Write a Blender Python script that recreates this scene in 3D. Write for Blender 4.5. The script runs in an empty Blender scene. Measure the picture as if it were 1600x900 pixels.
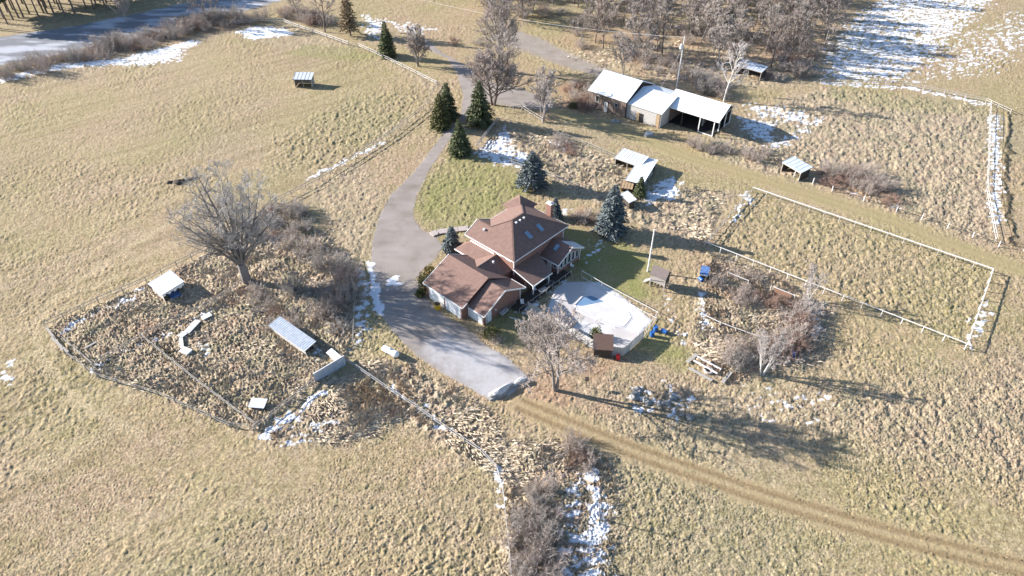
import bpy, math, random
import numpy as np
from mathutils import Vector, Matrix

# ------------------------------------------------------------------ camera, sky, sun, exposure
SC = bpy.context.scene
COL = SC.collection
PITCH, FPX, CAMH = math.radians(40.0), 1067.0, 75.0
cam = bpy.data.cameras.new('camera'); cam_o = bpy.data.objects.new('camera', cam); COL.objects.link(cam_o)
cam_o.location = (0, 0, CAMH); cam_o.rotation_euler = (math.radians(90) - PITCH, 0, 0)
cam.sensor_width = 36.0; cam.lens = 36.0 * FPX / 1600.0; cam.clip_start = 0.5; cam.clip_end = 6000
SC.camera = cam_o
SUN_EL, SUN_AZ = math.radians(21.5), math.radians(165.5)      # direction towards the sun, measured from +X
W = bpy.data.worlds.new('World'); SC.world = W; W.use_nodes = True
nt = W.node_tree
sky = nt.nodes.new('ShaderNodeTexSky'); sky.sky_type = 'NISHITA'; sky.sun_disc = False
sky.sun_elevation = SUN_EL; sky.sun_rotation = math.radians(90) - SUN_AZ
sky.air_density = 1.0; sky.dust_density = 0.6; sky.ozone_density = 3.0
bg = nt.nodes['Background']; bg.inputs['Strength'].default_value = 0.086
nt.links.new(sky.outputs[0], bg.inputs[0])
sl = bpy.data.lights.new('sun', 'SUN'); sl.energy = 5.0; sl.angle = math.radians(0.5); sl.color = (1.0, 0.955, 0.90)
so = bpy.data.objects.new('sun', sl); COL.objects.link(so)
sd = Vector((math.cos(SUN_EL) * math.cos(SUN_AZ), math.cos(SUN_EL) * math.sin(SUN_AZ), math.sin(SUN_EL)))
so.rotation_euler = (-sd).to_track_quat('-Z', 'Y').to_euler()
SC.view_settings.view_transform = 'Standard'; SC.view_settings.look = 'None'
SC.view_settings.exposure = 1.36; SC.view_settings.gamma = 1.0

# ------------------------------------------------------------------ helpers
def P(px, py, z=0.0):
    """the place on the level z that the photograph shows at a pixel"""
    x = (px - 800) / FPX; y = -(py - 450) / FPX
    d = (x, math.cos(PITCH) + y * math.sin(PITCH), -math.sin(PITCH) + y * math.cos(PITCH))
    s = (z - CAMH) / d[2]
    return Vector((d[0] * s, d[1] * s, z))

def tag(o, label=None, cat=None, group=None, kind=None):
    if label: o['label'] = label
    if cat: o['category'] = cat
    if group: o['group'] = group
    if kind: o['kind'] = kind
    return o

def empty(name, loc, label, cat, group=None, rz=0.0):
    o = bpy.data.objects.new(name, None); COL.objects.link(o)
    o.empty_display_size = 0.3
    o.location = loc; o.rotation_euler = (0, 0, rz)
    return tag(o, label, cat, group)

class MB:
    def __init__(s): s.v = []; s.f = []
    def add(s, vs, fs):
        n = len(s.v); s.v += [tuple(v) for v in vs]; s.f += [tuple(i + n for i in f) for f in fs]
    def box(s, a, b):
        x0, y0, z0 = a; x1, y1, z1 = b
        s.add([(x0,y0,z0),(x1,y0,z0),(x1,y1,z0),(x0,y1,z0),(x0,y0,z1),(x1,y0,z1),(x1,y1,z1),(x0,y1,z1)],
              [(0,3,2,1),(4,5,6,7),(0,1,5,4),(1,2,6,5),(2,3,7,6),(3,0,4,7)])
    def beam(s, p, q, w, h):
        p = Vector(p); q = Vector(q); d = (q - p).normalized()
        up = Vector((0, 0, 1)) if abs(d.z) < 0.95 else Vector((1, 0, 0))
        a = d.cross(up).normalized() * (w / 2); b = a.cross(d).normalized() * (h / 2)
        vs = [p-a-b, p+a-b, p+a+b, p-a+b, q-a-b, q+a-b, q+a+b, q-a+b]
        s.add(vs, [(0,1,2,3),(7,6,5,4),(0,4,5,1),(1,5,6,2),(2,6,7,3),(3,7,4,0)])
    def tube(s, p, q, r0, r1, n=8, caps=True):
        p = Vector(p); q = Vector(q); d = (q - p).normalized()
        up = Vector((0, 0, 1)) if abs(d.z) < 0.95 else Vector((1, 0, 0))
        a = d.cross(up).normalized(); b = a.cross(d)
        vs = []
        for c, r in ((p, r0), (q, r1)):
            for k in range(n):
                t = 2 * math.pi * k / n
                vs.append(c + a * (r * math.cos(t)) + b * (r * math.sin(t)))
        fs = [(k, (k+1) % n, n + (k+1) % n, n + k) for k in range(n)]
        if caps: fs += [tuple(range(n))[::-1], tuple(range(n, 2*n))]
        s.add(vs, fs)
    def slab(s, poly, th):
        """flat polygon with thickness straight down"""
        n = len(poly)
        nx = (Vector(poly[1]) - Vector(poly[0])).cross(Vector(poly[2]) - Vector(poly[0]))
        poly = [tuple(p) for p in (poly if nx.z > 0 else poly[::-1])]
        vs = poly + [(p[0], p[1], p[2] - th) for p in poly]
        fs = [tuple(range(n)), tuple(range(n, 2*n))[::-1]] + [(k, k + n, (k+1) % n + n, (k+1) % n) for k in range(n)]
        s.add(vs, fs)
    def prism(s, poly2, a, b, axis):
        """polygon in the plane across `axis` swept from a to b; axis 0: poly=(y,z), axis 1: poly=(x,z)"""
        n = len(poly2)
        mk = (lambda t, p: (t, p[0], p[1])) if axis == 0 else (lambda t, p: (p[0], t, p[1]))
        vs = [mk(a, p) for p in poly2] + [mk(b, p) for p in poly2]
        fs = [tuple(range(n)), tuple(range(n, 2*n))[::-1]] + [(k, k + n, (k+1) % n + n, (k+1) % n) for k in range(n)]
        s.add(vs, fs)
    def mesh(s, name, mat, smooth=False):
        me = bpy.data.meshes.new(name); me.from_pydata(s.v, [], s.f); me.materials.append(mat)
        if smooth: me.polygons.foreach_set('use_smooth', [True] * len(me.polygons))
        me.update()
        import bmesh
        bm = bmesh.new(); bm.from_mesh(me); bmesh.ops.recalc_face_normals(bm, faces=bm.faces); bm.to_mesh(me); bm.free()
        return me
    def build(s, name, mat, parent=None, smooth=False, **kw):
        o = bpy.data.objects.new(name, s.mesh(name, mat, smooth)); COL.objects.link(o)
        if parent: o.parent = parent
        return tag(o, **kw)

def link(name, me, parent=None, loc=(0, 0, 0), rot=(0, 0, 0), scale=(1, 1, 1)):
    o = bpy.data.objects.new(name, me); COL.objects.link(o)
    o.location = loc; o.rotation_euler = rot; o.scale = scale
    if parent: o.parent = parent
    return o

def npmesh(name, V, F, mat, smooth=False):
    """V (n,3), F (m,k) with constant k"""
    me = bpy.data.meshes.new(name)
    V = np.asarray(V, np.float32); F = np.asarray(F, np.int32); k = F.shape[1]
    me.vertices.add(len(V)); me.vertices.foreach_set('co', V.ravel())
    me.loops.add(F.size); me.loops.foreach_set('vertex_index', F.ravel())
    me.polygons.add(len(F)); me.polygons.foreach_set('loop_start', np.arange(0, F.size, k, dtype=np.int32))
    me.polygons.foreach_set('loop_total', np.full(len(F), k, np.int32))
    if smooth: me.polygons.foreach_set('use_smooth', np.ones(len(F), bool))
    me.materials.append(mat); me.update(calc_edges=True)
    return me

# ------------------------------------------------------------------ materials
def mat(name, col, rough=0.85, var=0.25, scale=3.0, bump=0.0, bscale=20.0, metal=0.0, spec=0.3, stretch=None, col2=None):
    m = bpy.data.materials.new(name); m.use_nodes = True
    t = m.node_tree; b = t.nodes['Principled BSDF']
    b.inputs['Roughness'].default_value = rough; b.inputs['Metallic'].default_value = metal
    b.inputs['Specular IOR Level'].default_value = spec
    tc = t.nodes.new('ShaderNodeTexCoord'); src = tc.outputs['Object']
    if stretch:
        mp = t.nodes.new('ShaderNodeMapping'); mp.inputs['Scale'].default_value = stretch
        t.links.new(src, mp.inputs[0]); src = mp.outputs[0]
    n = t.nodes.new('ShaderNodeTexNoise'); n.inputs['Scale'].default_value = scale; n.inputs['Detail'].default_value = 6
    n.inputs['Roughness'].default_value = 0.65
    t.links.new(src, n.inputs['Vector'])
    r = t.nodes.new('ShaderNodeValToRGB')
    c2 = col2 or tuple(min(1, c * (1 + var)) for c in col)
    c1 = col if col2 else tuple(c * (1 - var) for c in col)
    r.color_ramp.elements[0].position = 0.32; r.color_ramp.elements[1].position = 0.68
    r.color_ramp.elements[0].color = (*c1, 1); r.color_ramp.elements[1].color = (*c2, 1)
    t.links.new(n.outputs['Fac'], r.inputs[0]); t.links.new(r.outputs[0], b.inputs['Base Color'])
    if bump:
        n2 = t.nodes.new('ShaderNodeTexNoise'); n2.inputs['Scale'].default_value = bscale; n2.inputs['Detail'].default_value = 4
        t.links.new(src, n2.inputs['Vector'])
        bp = t.nodes.new('ShaderNodeBump'); bp.inputs['Strength'].default_value = bump; bp.inputs['Distance'].default_value = 0.05
        t.links.new(n2.outputs['Fac'], bp.inputs['Height']); t.links.new(bp.outputs[0], b.inputs['Normal'])
    return m

def brick_mat():
    m = bpy.data.materials.new('red_brick'); m.use_nodes = True
    t = m.node_tree; b = t.nodes['Principled BSDF']; b.inputs['Roughness'].default_value = 0.9
    tc = t.nodes.new('ShaderNodeTexCoord'); sp = t.nodes.new('ShaderNodeSeparateXYZ'); cb = t.nodes.new('ShaderNodeCombineXYZ')
    ad = t.nodes.new('ShaderNodeMath'); ad.operation = 'ADD'
    t.links.new(tc.outputs['Object'], sp.inputs[0]); t.links.new(sp.outputs[0], ad.inputs[0]); t.links.new(sp.outputs[1], ad.inputs[1])
    t.links.new(ad.outputs[0], cb.inputs[0]); t.links.new(sp.outputs[2], cb.inputs[1])
    br = t.nodes.new('ShaderNodeTexBrick'); br.inputs['Scale'].default_value = 1.0
    br.inputs['Brick Width'].default_value = 0.22; br.inputs['Row Height'].default_value = 0.07; br.inputs['Mortar Size'].default_value = 0.009
    br.inputs['Color1'].default_value = (0.27, 0.095, 0.065, 1); br.inputs['Color2'].default_value = (0.20, 0.075, 0.055, 1)
    br.inputs['Mortar'].default_value = (0.30, 0.25, 0.21, 1)
    t.links.new(cb.outputs[0], br.inputs['Vector']); t.links.new(br.outputs['Color'], b.inputs['Base Color'])
    return m

M = {}
M['brick'] = brick_mat()
M['shingle'] = mat('brown_shingle', (0.182, 0.112, 0.092), 0.9, 0.22, 1.6, 0.5, 9.0, col2=(0.240, 0.152, 0.124))
M['shingle_dark'] = mat('dark_shingle', (0.10, 0.062, 0.05), 0.9, 0.3, 5.0, 0.5, 9.0, col2=(0.16, 0.10, 0.08))
M['shed_shingle'] = mat('faded_shingle', (0.17, 0.14, 0.13), 0.95, 0.2, 4.0, 0.4, 9)
M['white'] = mat('white_trim', (0.78, 0.77, 0.75), 0.55, 0.05, 2.0)
M['white_door'] = mat('white_door_paint', (0.76, 0.77, 0.78), 0.5, 0.05, 2.0)
M['white_roof'] = mat('white_metal_roof', (0.80, 0.81, 0.83), 0.55, 0.04, 0.6, spec=0.3)
M['grey_roof'] = mat('galvanised_roof', (0.36, 0.40, 0.46), 0.5, 0.14, 1.6, spec=0.4, col2=(0.52, 0.56, 0.62))
M['pale_roof'] = mat('pale_metal_roof', (0.50, 0.52, 0.55), 0.5, 0.12, 1.6, spec=0.4, col2=(0.68, 0.70, 0.73))
M['barn_wood'] = mat('weathered_barn_board', (0.12, 0.085, 0.07), 0.95, 0.5, 2.0, 0.6, 10, stretch=(5, 5, 0.5), col2=(0.26, 0.2, 0.17))
M['pale_wood'] = mat('bleached_board', (0.36, 0.335, 0.31), 0.95, 0.3, 1.5, 0.5, 10, stretch=(4, 4, 1), col2=(0.58, 0.545, 0.51))
M['tan_wood'] = mat('tan_board', (0.40, 0.28, 0.17), 0.9, 0.2, 2.0)
M['grey_wood'] = mat('grey_weathered_wood', (0.30, 0.27, 0.24), 0.95, 0.3, 3.0, 0.4, 14, stretch=(3, 3, 0.6), col2=(0.46, 0.43, 0.39))
M['fence_board'] = mat('silvery_fence_board', (0.40, 0.38, 0.37), 0.95, 0.2, 3.0, col2=(0.56, 0.54, 0.52))
M['white_rail'] = mat('pale_fence_rail', (0.55, 0.52, 0.50), 0.8, 0.2, 3.0, col2=(0.78, 0.76, 0.75))
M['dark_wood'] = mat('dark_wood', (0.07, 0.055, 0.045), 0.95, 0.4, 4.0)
M['dark'] = mat('dark_interior', (0.03, 0.028, 0.027), 0.95, 0.3, 2.0)  # near-black that imitates shade inside openings and the open barn end
M['glass'] = mat('window_glass', (0.03, 0.04, 0.055), 0.08, 0.1, 1.0, spec=0.8)
M['sky_glass'] = mat('skylight_glass', (0.20, 0.29, 0.38), 0.12, 0.1, 1.0, spec=0.9)
M['metal'] = mat('grey_metal', (0.35, 0.36, 0.38), 0.45, 0.15, 4.0, metal=0.6)
M['tank'] = mat('white_tank_paint', (0.80, 0.79, 0.77), 0.4, 0.06, 3.0)
M['yellow'] = mat('yellow_drum_paint', (0.62, 0.36, 0.03), 0.5, 0.15, 6.0)
M['blue'] = mat('blue_plastic', (0.03, 0.12, 0.36), 0.35, 0.2, 4.0)
M['blue_tarp'] = mat('blue_tarpaulin', (0.10, 0.18, 0.38), 0.5, 0.5, 3.0, 0.6, 5)
M['liner'] = mat("blue_pool_shade", (0.15, 0.25, 0.38), 0.35, 0.1, 1.0)  # blue that stands in for the shadow in the pool recess
M['red'] = mat('red_plastic', (0.65, 0.03, 0.04), 0.4, 0.1, 4.0)
M['rubber'] = mat('tyre_rubber', (0.03, 0.03, 0.032), 0.9, 0.2, 8.0)
M['snow'] = mat('snow', (0.50, 0.47, 0.455), 0.7, 0.05, 0.5, 0.4, 3, col2=(0.64, 0.63, 0.635))
M['stone'] = mat('grey_stone', (0.28, 0.27, 0.26), 0.95, 0.35, 2.5, 0.6, 6)
M['stone_path'] = mat('pale_paving', (0.42, 0.36, 0.33), 0.9, 0.2, 3.0)
M['rust'] = mat('rusty_iron', (0.27, 0.155, 0.11), 0.85, 0.4, 6.0)
M['bark_grey'] = mat('grey_bark', (0.155, 0.14, 0.13), 0.95, 0.35, 3.0, 0.5, 8, col2=(0.30, 0.275, 0.255))
M['bark_oak'] = mat('light_grey_bark', (0.15, 0.135, 0.125), 0.95, 0.3, 3.0, 0.5, 8, col2=(0.27, 0.245, 0.23))
M['twig_oak'] = mat('light_grey_twigs', (0.42, 0.395, 0.375), 0.95, 0.15, 0.5)
M['twig_front'] = mat('beige_twigs', (0.44, 0.375, 0.34), 0.95, 0.15, 0.5)
M['bark_brown'] = mat('brown_bark', (0.13, 0.10, 0.085), 0.95, 0.3, 3.0, col2=(0.24, 0.19, 0.165))
M['bark_pale'] = mat('pale_bark', (0.34, 0.29, 0.27), 0.95, 0.2, 3.0, col2=(0.47, 0.41, 0.38))
M['bark_white'] = mat('bleached_bark', (0.48, 0.45, 0.42), 0.95, 0.2, 3.0, col2=(0.64, 0.61, 0.58))
M['twig_grey'] = mat('grey_twigs', (0.40, 0.36, 0.325), 0.95, 0.25, 0.5)
M['twig_brown'] = mat('brown_twigs', (0.40, 0.335, 0.295), 0.95, 0.3, 0.4)
M['twig_tan'] = mat('tan_twigs', (0.46, 0.395, 0.35), 0.95, 0.25, 0.4)
M['twig_pale'] = mat('pale_pink_twigs', (0.47, 0.42, 0.395), 0.95, 0.15, 0.5)
M['twig_red'] = mat('reddish_twigs', (0.33, 0.225, 0.18), 0.95, 0.3, 0.4)
M['spruce_green'] = mat('green_spruce_needles', (0.065, 0.088, 0.042), 0.9, 0.5, 1.3, col2=(0.17, 0.175, 0.085))
M['spruce_blue'] = mat('blue_spruce_needles', (0.075, 0.10, 0.105), 0.9, 0.4, 1.3, col2=(0.19, 0.215, 0.215))
M['spruce_olive'] = mat('olive_needles', (0.07, 0.075, 0.03), 0.9, 0.5, 1.3, col2=(0.16, 0.15, 0.06))
M['pine'] = mat('pine_needles', (0.05, 0.07, 0.03), 0.9, 0.5, 1.0, col2=(0.14, 0.15, 0.06))
M['larch'] = mat('larch_needles', (0.20, 0.14, 0.08), 0.9, 0.4, 1.0, col2=(0.32, 0.24, 0.15))
M['ever_bush'] = mat('evergreen_bush', (0.06, 0.075, 0.025), 0.9, 0.5, 2.0, col2=(0.19, 0.19, 0.07))
M['juniper'] = mat('bright_juniper', (0.03, 0.09, 0.03), 0.9, 0.4, 2.0, col2=(0.08, 0.17, 0.07))
M['gold_bush'] = mat('golden_shrub', (0.17, 0.14, 0.05), 0.9, 0.4, 2.0, col2=(0.34, 0.29, 0.14))

# ------------------------------------------------------------------ numeric noise
def _hash(ix, iy, s):
    h = (ix.astype(np.int64) * 374761393 + iy.astype(np.int64) * 668265263 + s * 1442695041) & 0xFFFFFFFF
    h = ((h ^ (h >> 13)) * 1274126177) & 0xFFFFFFFF
    return h ^ (h >> 16)
def pn(x, y, s=0):
    ix = np.floor(x); iy = np.floor(y); fx = x - ix; fy = y - iy
    ix = ix.astype(np.int64); iy = iy.astype(np.int64)
    u = fx*fx*fx*(fx*(fx*6-15)+10); v = fy*fy*fy*(fy*(fy*6-15)+10)
    def g(dx, dy):
        a = _hash(ix + dx, iy + dy, s).astype(np.float64) * (2*np.pi/4294967296.0)
        return np.cos(a) * (fx - dx) + np.sin(a) * (fy - dy)
    a, b, c, d = g(0,0), g(1,0), g(0,1), g(1,1)
    return (a + (b-a)*u + (c-a)*v + (a-b-c+d)*u*v) * 1.5
def fbm(x, y, s=0, o=4, lac=2.03, gain=0.5):
    r = 0.0; a = 1.0
    for k in range(o): r = r + a * pn(x, y, s + k*17); x = x*lac; y = y*lac; a *= gain
    return r
def sst(a, b, x):
    t = np.clip((x - a) / (b - a), 0, 1); return t*t*(3-2*t)

def dist_poly(X, Y, pts, closed):
    """distance to a polyline, and the inside test when closed"""
    d2 = np.full(X.shape, 1e9); ins = np.zeros(X.shape, bool)
    n = len(pts)
    for i in range(n if closed else n - 1):
        ax, ay = pts[i][0], pts[i][1]; bx, by = pts[(i+1) % n][0], pts[(i+1) % n][1]
        ex, ey = bx-ax, by-ay; L = ex*ex + ey*ey + 1e-9
        t = np.clip(((X-ax)*ex + (Y-ay)*ey) / L, 0, 1)
        d2 = np.minimum(d2, (X-ax-t*ex)**2 + (Y-ay-t*ey)**2)
        if closed:
            c = (ay > Y) != (by > Y)
            with np.errstate(divide='ignore', invalid='ignore'):
                ins ^= c & (X < ex * (Y-ay) / (ey if ey else 1e-9) + ax)
    return np.sqrt(d2), ins

class Field:
    """regions of the ground, laid out in world metres"""
    def __init__(s, X, Y):
        s.X, s.Y = X, Y
        s.wx = X + 0.9*fbm(X*0.45, Y*0.45, 5, 3); s.wy = Y + 0.9*fbm(X*0.45+40, Y*0.45, 9, 3)
    def region(s, px, fade=1.0, width=None, warp=True, world=False):
        """0..1 mask of a polygon (width None) or of a band of half-width `width` metres along a line"""
        pts = [(p[0], p[1]) for p in px] if world else [tuple(P(*p)[:2]) for p in px]
        out = np.zeros(s.X.shape)
        m = fade*2 + 3 + (width or 0)
        x0 = min(p[0] for p in pts)-m; x1 = max(p[0] for p in pts)+m; y0 = min(p[1] for p in pts)-m; y1 = max(p[1] for p in pts)+m
        k = (s.X > x0) & (s.X < x1) & (s.Y > y0) & (s.Y < y1)
        if not k.any(): return out
        X = (s.wx if warp else s.X)[k]; Y = (s.wy if warp else s.Y)[k]
        d, ins = dist_poly(X, Y, pts, width is None)
        sd = np.where(ins, d, -d) if width is None else width - d
        out[k] = sst(-fade, fade, sd)
        return out

# regions, as seen in the photograph (pixels of the ground)
DRIVE = [(652,70),(700,92),(714,115),(724,150),(718,185),(690,212),(650,265),(610,305),(591,340),(582,375),(579,410),(583,442),(592,485),(611,515),(650,555),(690,582),(735,606),(768,628),
         (800,614),(826,590),(795,560),(762,541),(745,525),(720,507),(692,492),(667,467),(658,444),(660,424),(682,402),(692,385),(682,371),(657,357),(645,338),(650,308),(670,266),(697,226),(727,184),(750,158),
         (800,166),(856,172),(862,160),(815,138),(775,128),(748,118),(722,98),(690,82),(668,62)]
YARD = [(790,42),(840,58),(905,92),(960,112),(935,120),(870,100),(800,72),(760,60)]
ROAD = [(-160,150),(-60,112),(80,88),(200,62),(300,38),(400,12),(470,-8),(430,-30),(330,-5),(230,18),(120,40),(0,58),(-160,90)]
POOLDECK = [(868,452),(885,441),(935,441),(965,458),(1018,500),(990,532),(955,556),(935,545),(850,495)]
TRACK1 = [(815,632),(900,668),(1000,708),(1200,778),(1400,838),(1620,893)]
TRACK2 = [(872,176),(930,192),(1000,214),(1080,247),(1200,283),(1400,347),(1500,388),(1640,436)]
COOP = [(73,512),(230,440),(300,408),(430,318),(470,330),(545,400),(556,480),(548,548),(500,600),(410,672),(360,668),(247,617),(153,590),(103,553)]

def ground_fields(X, Y):
    F = Field(X, Y); R = F.region
    D = {}
    D['drive'] = R(DRIVE, 0.35, warp=False) * 1.0
    wx, wy = F.wx, F.wy
    D['drive'] = np.maximum(sst(0.35, 0.65, D['drive'] + 0.35*fbm(X*1.1, Y*1.1, 71, 3)*(D['drive'] > 0.02)*(D['drive'] < 0.98)), 0)
    D['yard'] = R(YARD, 1.2); D['road'] = R(ROAD, 1.0)
    D['lane'] = R(TRACK2, 1.4, 2.4); D['track'] = np.maximum(R(TRACK1, 0.8, 1.9), D['lane'])
    lines = []
    for tr, off in ((TRACK1, 0.85), (TRACK2, 1.0)):
        pts = [P(*p) for p in tr]
        for sg in (-1, 1):
            q = []
            for i, p in enumerate(pts):
                d = (pts[min(i+1, len(pts)-1)] - pts[max(i-1, 0)]).normalized()
                q.append((p.x - d.y*off*sg, p.y + d.x*off*sg))
            lines.append(q)
    D['rut'] = np.maximum.reduce([R(q, 0.35, 0.42, world=True, warp=False) * (0.85 if i < 2 else 0.22) for i, q in enumerate(lines)])
    # long, lodged grass and weeds
    tall = [R(COOP, 1.2),
            R([(1092,440),(1110,390),(1210,430),(1300,480),(1290,560),(1220,590),(1130,600),(1080,560)], 2),
            R([(560,560),(640,570),(760,640),(800,690),(830,780),(800,900),(780,960),(790,760),(700,700),(560,620)], 2),
            R([(800,690),(870,690),(960,720),(960,960),(790,960)], 2),
            R([(420,690),(500,600),(540,585),(640,650),(560,690),(470,690)], 2),
            R([(880,600),(960,590),(1100,600),(1400,600),(1640,560),(1640,740),(1450,730),(1250,690),(1080,690),(960,655)], 7)*0.6,
            R([(760,232),(780,195),(900,225),(960,250),(1000,285),(1150,300),(1100,380),(1000,350),(900,305),(850,275)], 2)*0.9,
            R([(1100,240),(1200,275),(1300,298),(1555,385),(1545,165),(1290,135),(1180,170)], 3)*0.8,
            R([(860,80),(1100,60),(1340,20),(1300,130),(1150,140),(1000,120),(920,110)], 4)*0.7,
            R([(580,85),(690,130),(660,170),(600,205),(560,245),(640,190),(690,150)], 1.5)*0.6,
            R([(470,290),(560,250),(600,300),(560,420),(500,340)], 2)*0.55,
            R([(0,120),(150,85),(300,50),(370,38),(460,30),(560,75),(540,90),(440,75),(360,52),(240,85),(100,125)], 3)*0.5]
    D['tall'] = np.maximum.reduce(tall)
    D['tuss'] = np.maximum.reduce([R([(430,215),(520,160),(640,130),(690,150),(600,225),(500,270),(420,260)], 5),
            R([(1110,380),(1175,300),(1548,428),(1507,547)], 2)*0.75,
            R([(300,130),(420,140),(420,200),(300,220),(200,180)], 8)*0.5,
            R([(0,600),(120,540),(150,600),(60,680),(0,700)], 4)*0.6,
            R([(650,290),(700,230),(830,300),(730,350),(660,350)], 2)*0.7,
            R([(900,900),(960,740),(1150,800),(1300,850),(1300,960)], 6)*0.5])
    D['lawn'] = np.maximum.reduce([R([(645,335),(660,280),(720,232),(800,262),(830,300),(740,365),(690,370)], 2)*0.75,
            R([(875,350),(960,372),(1040,420),(1010,450),(1040,470),(960,462),(900,430)], 2),
            R([(985,540),(1020,500),(1090,560),(1060,580)], 2)*0.9,
            R([(745,500),(815,480),(850,520),(790,545)], 1.5)*0.8,
            R([(1300,130),(1540,165),(1540,180),(1400,175),(1290,150)], 3)*0.4,
            R([(480,70),(560,75),(600,90),(540,95),(440,85)], 2)*0.6,
            R([(230,170),(330,150),(330,230),(230,260)], 8)*0.3,
            R([(0,220),(90,230),(60,300),(0,300)], 8)*0.3])
    D['smooth'] = np.maximum.reduce([R([(875,350),(960,372),(1040,420),(1010,450),(1040,470),(960,462),(900,430)], 2), R([(985,540),(1020,500),(1090,560),(1060,580)], 2)*0.6,
            R([(745,500),(815,480),(850,520),(790,545)], 1.5), R([(645,335),(660,280),(720,232),(800,262),(830,300),(740,365),(690,370)], 2)*0.15])
    D['lodged'] = np.maximum.reduce([tall[0], tall[1]*0.6, tall[3]*0.7, tall[4]*0.5])
    D['leaf'] = np.maximum.reduce([R([(800,630),(850,560),(960,560),(990,600),(900,690),(820,680)], 3)*0.8,
            R([(700,80),(800,150),(900,130),(930,170),(860,190),(760,150)], 2)*0.9,
            R([(870,125),(925,140),(925,185),(870,180)], 2), R([(620,350),(660,440),(700,490),(660,470)], 1)*0.4,
            R([(910,320),(960,340),(930,355),(880,345)], 1.5), R([(1090,390),(1220,430),(1240,500),(1110,470)], 3)*0.8,
            R([(1270,270),(1400,300),(1400,330),(1290,300)], 3)*0.8, R([(860,60),(1300,30),(1280,110),(1000,120)], 5)*0.6,
            R([(200,500),(300,480),(330,520),(220,530)], 3)*0.6, R([(0,90),(200,55),(380,30),(380,45),(200,85),(0,120)], 2)*0.6])
    # snow lying in the shade and in hollows
    sn = [R([(0,125),(100,103),(190,95),(300,68)], 1.6, 2.2)*0.85, R([(170,98),(290,70),(280,95),(200,104)], 2.5)*0.7,
          R([(368,50),(400,42),(440,44),(462,52),(430,58),(395,62)], 1.2),
          R([(580,412),(585,450),(592,488)], 0.5, 0.45), R([(560,420),(580,440),(572,520),(556,540)], 1)*0.62,
          R([(606,432),(622,430),(625,446),(610,450)], 0.7)*0.85,
          R([(95,522),(118,508),(200,470),(222,455)], 0.7, 0.5)*0.85, R([(245,533),(290,508),(330,487)], 0.6, 0.4)*0.85,
          R([(137,560),(160,565),(205,535),(150,590)], 1)*0.55, R([(160,575),(225,535)], 0.6, 0.4)*0.6,
          R([(415,680),(470,640),(500,612)], 0.9, 0.7)*0.75, R([(470,650),(560,640),(520,680),(440,690)], 2)*0.45,
          R([(305,540),(330,530),(335,560),(310,565)], 0.8)*0.5, R([(490,545),(510,560),(490,570)], 0.7)*0.7,
          R([(1290,125),(1285,90),(1330,30),(1390,-10),(1560,-10),(1490,60),(1420,125),(1320,128)], 5)*0.54,
          R([(1430,125),(1480,70),(1600,20),(1640,60),(1540,110)], 8)*0.36,
          R([(1290,130),(1420,137),(1540,162)], 1.2, 1.0)*0.6,
          R([(1155,185),(1215,190),(1208,225),(1165,210)], 1.5)*0.66, R([(1160,160),(1260,175),(1260,195),(1180,180)], 2.5)*0.55,
          R([(1205,230),(1230,220),(1260,200),(1285,185)], 1.5, 0.9)*0.7,
          R([(745,240),(790,195),(800,225),(830,245),(820,262),(770,255)], 1.5)*0.68, R([(860,215),(900,230),(880,240)], 1.5)*0.5,
          R([(1000,318),(1020,290),(1050,275),(1064,288),(1055,312)], 1.2)*0.8,
          R([(884,740),(905,735),(930,745),(955,800),(960,960),(860,960),(870,800)], 1.2)*0.56,
          R([(922,740),(932,790),(928,860),(922,960)], 0.8, 0.9)*1.0,
          R([(985,605),(1040,600),(1085,630),(1050,660),(1000,640)], 2)*0.40, R([(1150,610),(1300,620),(1280,660),(1170,640)], 4)*0.28,
          R([(1098,460),(1096,485),(1105,510)], 0.7, 0.6)*0.8, R([(1255,470),(1290,500),(1280,530),(1262,520)], 1.2)*0.65,
          R([(1540,470),(1527,510),(1517,543)], 0.9, 0.7)*0.52, R([(1552,180),(1558,300),(1556,345)], 1.2, 1.2)*0.52,
          R([(1172,305),(1160,325),(1142,345)], 0.9, 0.7)*0.66,
          R([(570,20),(600,40),(590,60),(575,55)], 2.5)*0.7, R([(600,30),(680,45),(640,58)], 3)*0.5,
          R([(480,280),(530,255),(580,232),(600,222)], 0.7, 0.45)*0.68,
          R([(770,715),(790,735),(790,800),(775,770)], 1)*0.5, R([(610,605),(660,640),(700,672)], 0.8, 0.5)*0.55,
          R([(870,330),(890,322),(885,338)], 0.8)*0.7, R([(1040,455),(1060,500),(1090,560),(1060,540)], 1.5)*0.28,
          R([(1300,290),(1420,330),(1350,310)], 1.5)*0.45, R([(0,560),(22,560),(15,600),(0,610)], 1)*0.5,
          R([(815,490),(850,455),(880,440)], 0.9, 0.7)*0.55, R([(905,400),(930,372),(950,378),(930,410)], 2)*0.3]
    D['snow'] = np.maximum.reduce(sn)
    D['deck'] = R(POOLDECK, 0.4, warp=False)
    arcs = [[(345,300),(270,345),(170,405),(85,465),(55,500),(62,560),(110,620),(220,680)], [(300,290),(200,350),(100,420),(38,480),(30,540)], [(380,300),(300,360),(190,418),(95,482)]]
    D['arc'] = np.maximum.reduce([R(arcs[0], 0.5, 0.7), R(arcs[1], 0.5, 0.4)*0.6, R(arcs[2], 0.4, 0.4)*0.6, R([(20,720),(200,760),(420,800),(640,800)], 0.6, 0.5)*0.4, R([(0,800),(220,840),(480,870),(700,860)], 0.6, 0.5)*0.4])
    D['frost'] = np.maximum(R([(655,545),(700,525),(770,545),(830,590),(800,622),(768,630),(720,600)], 1.8), 0)
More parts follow.
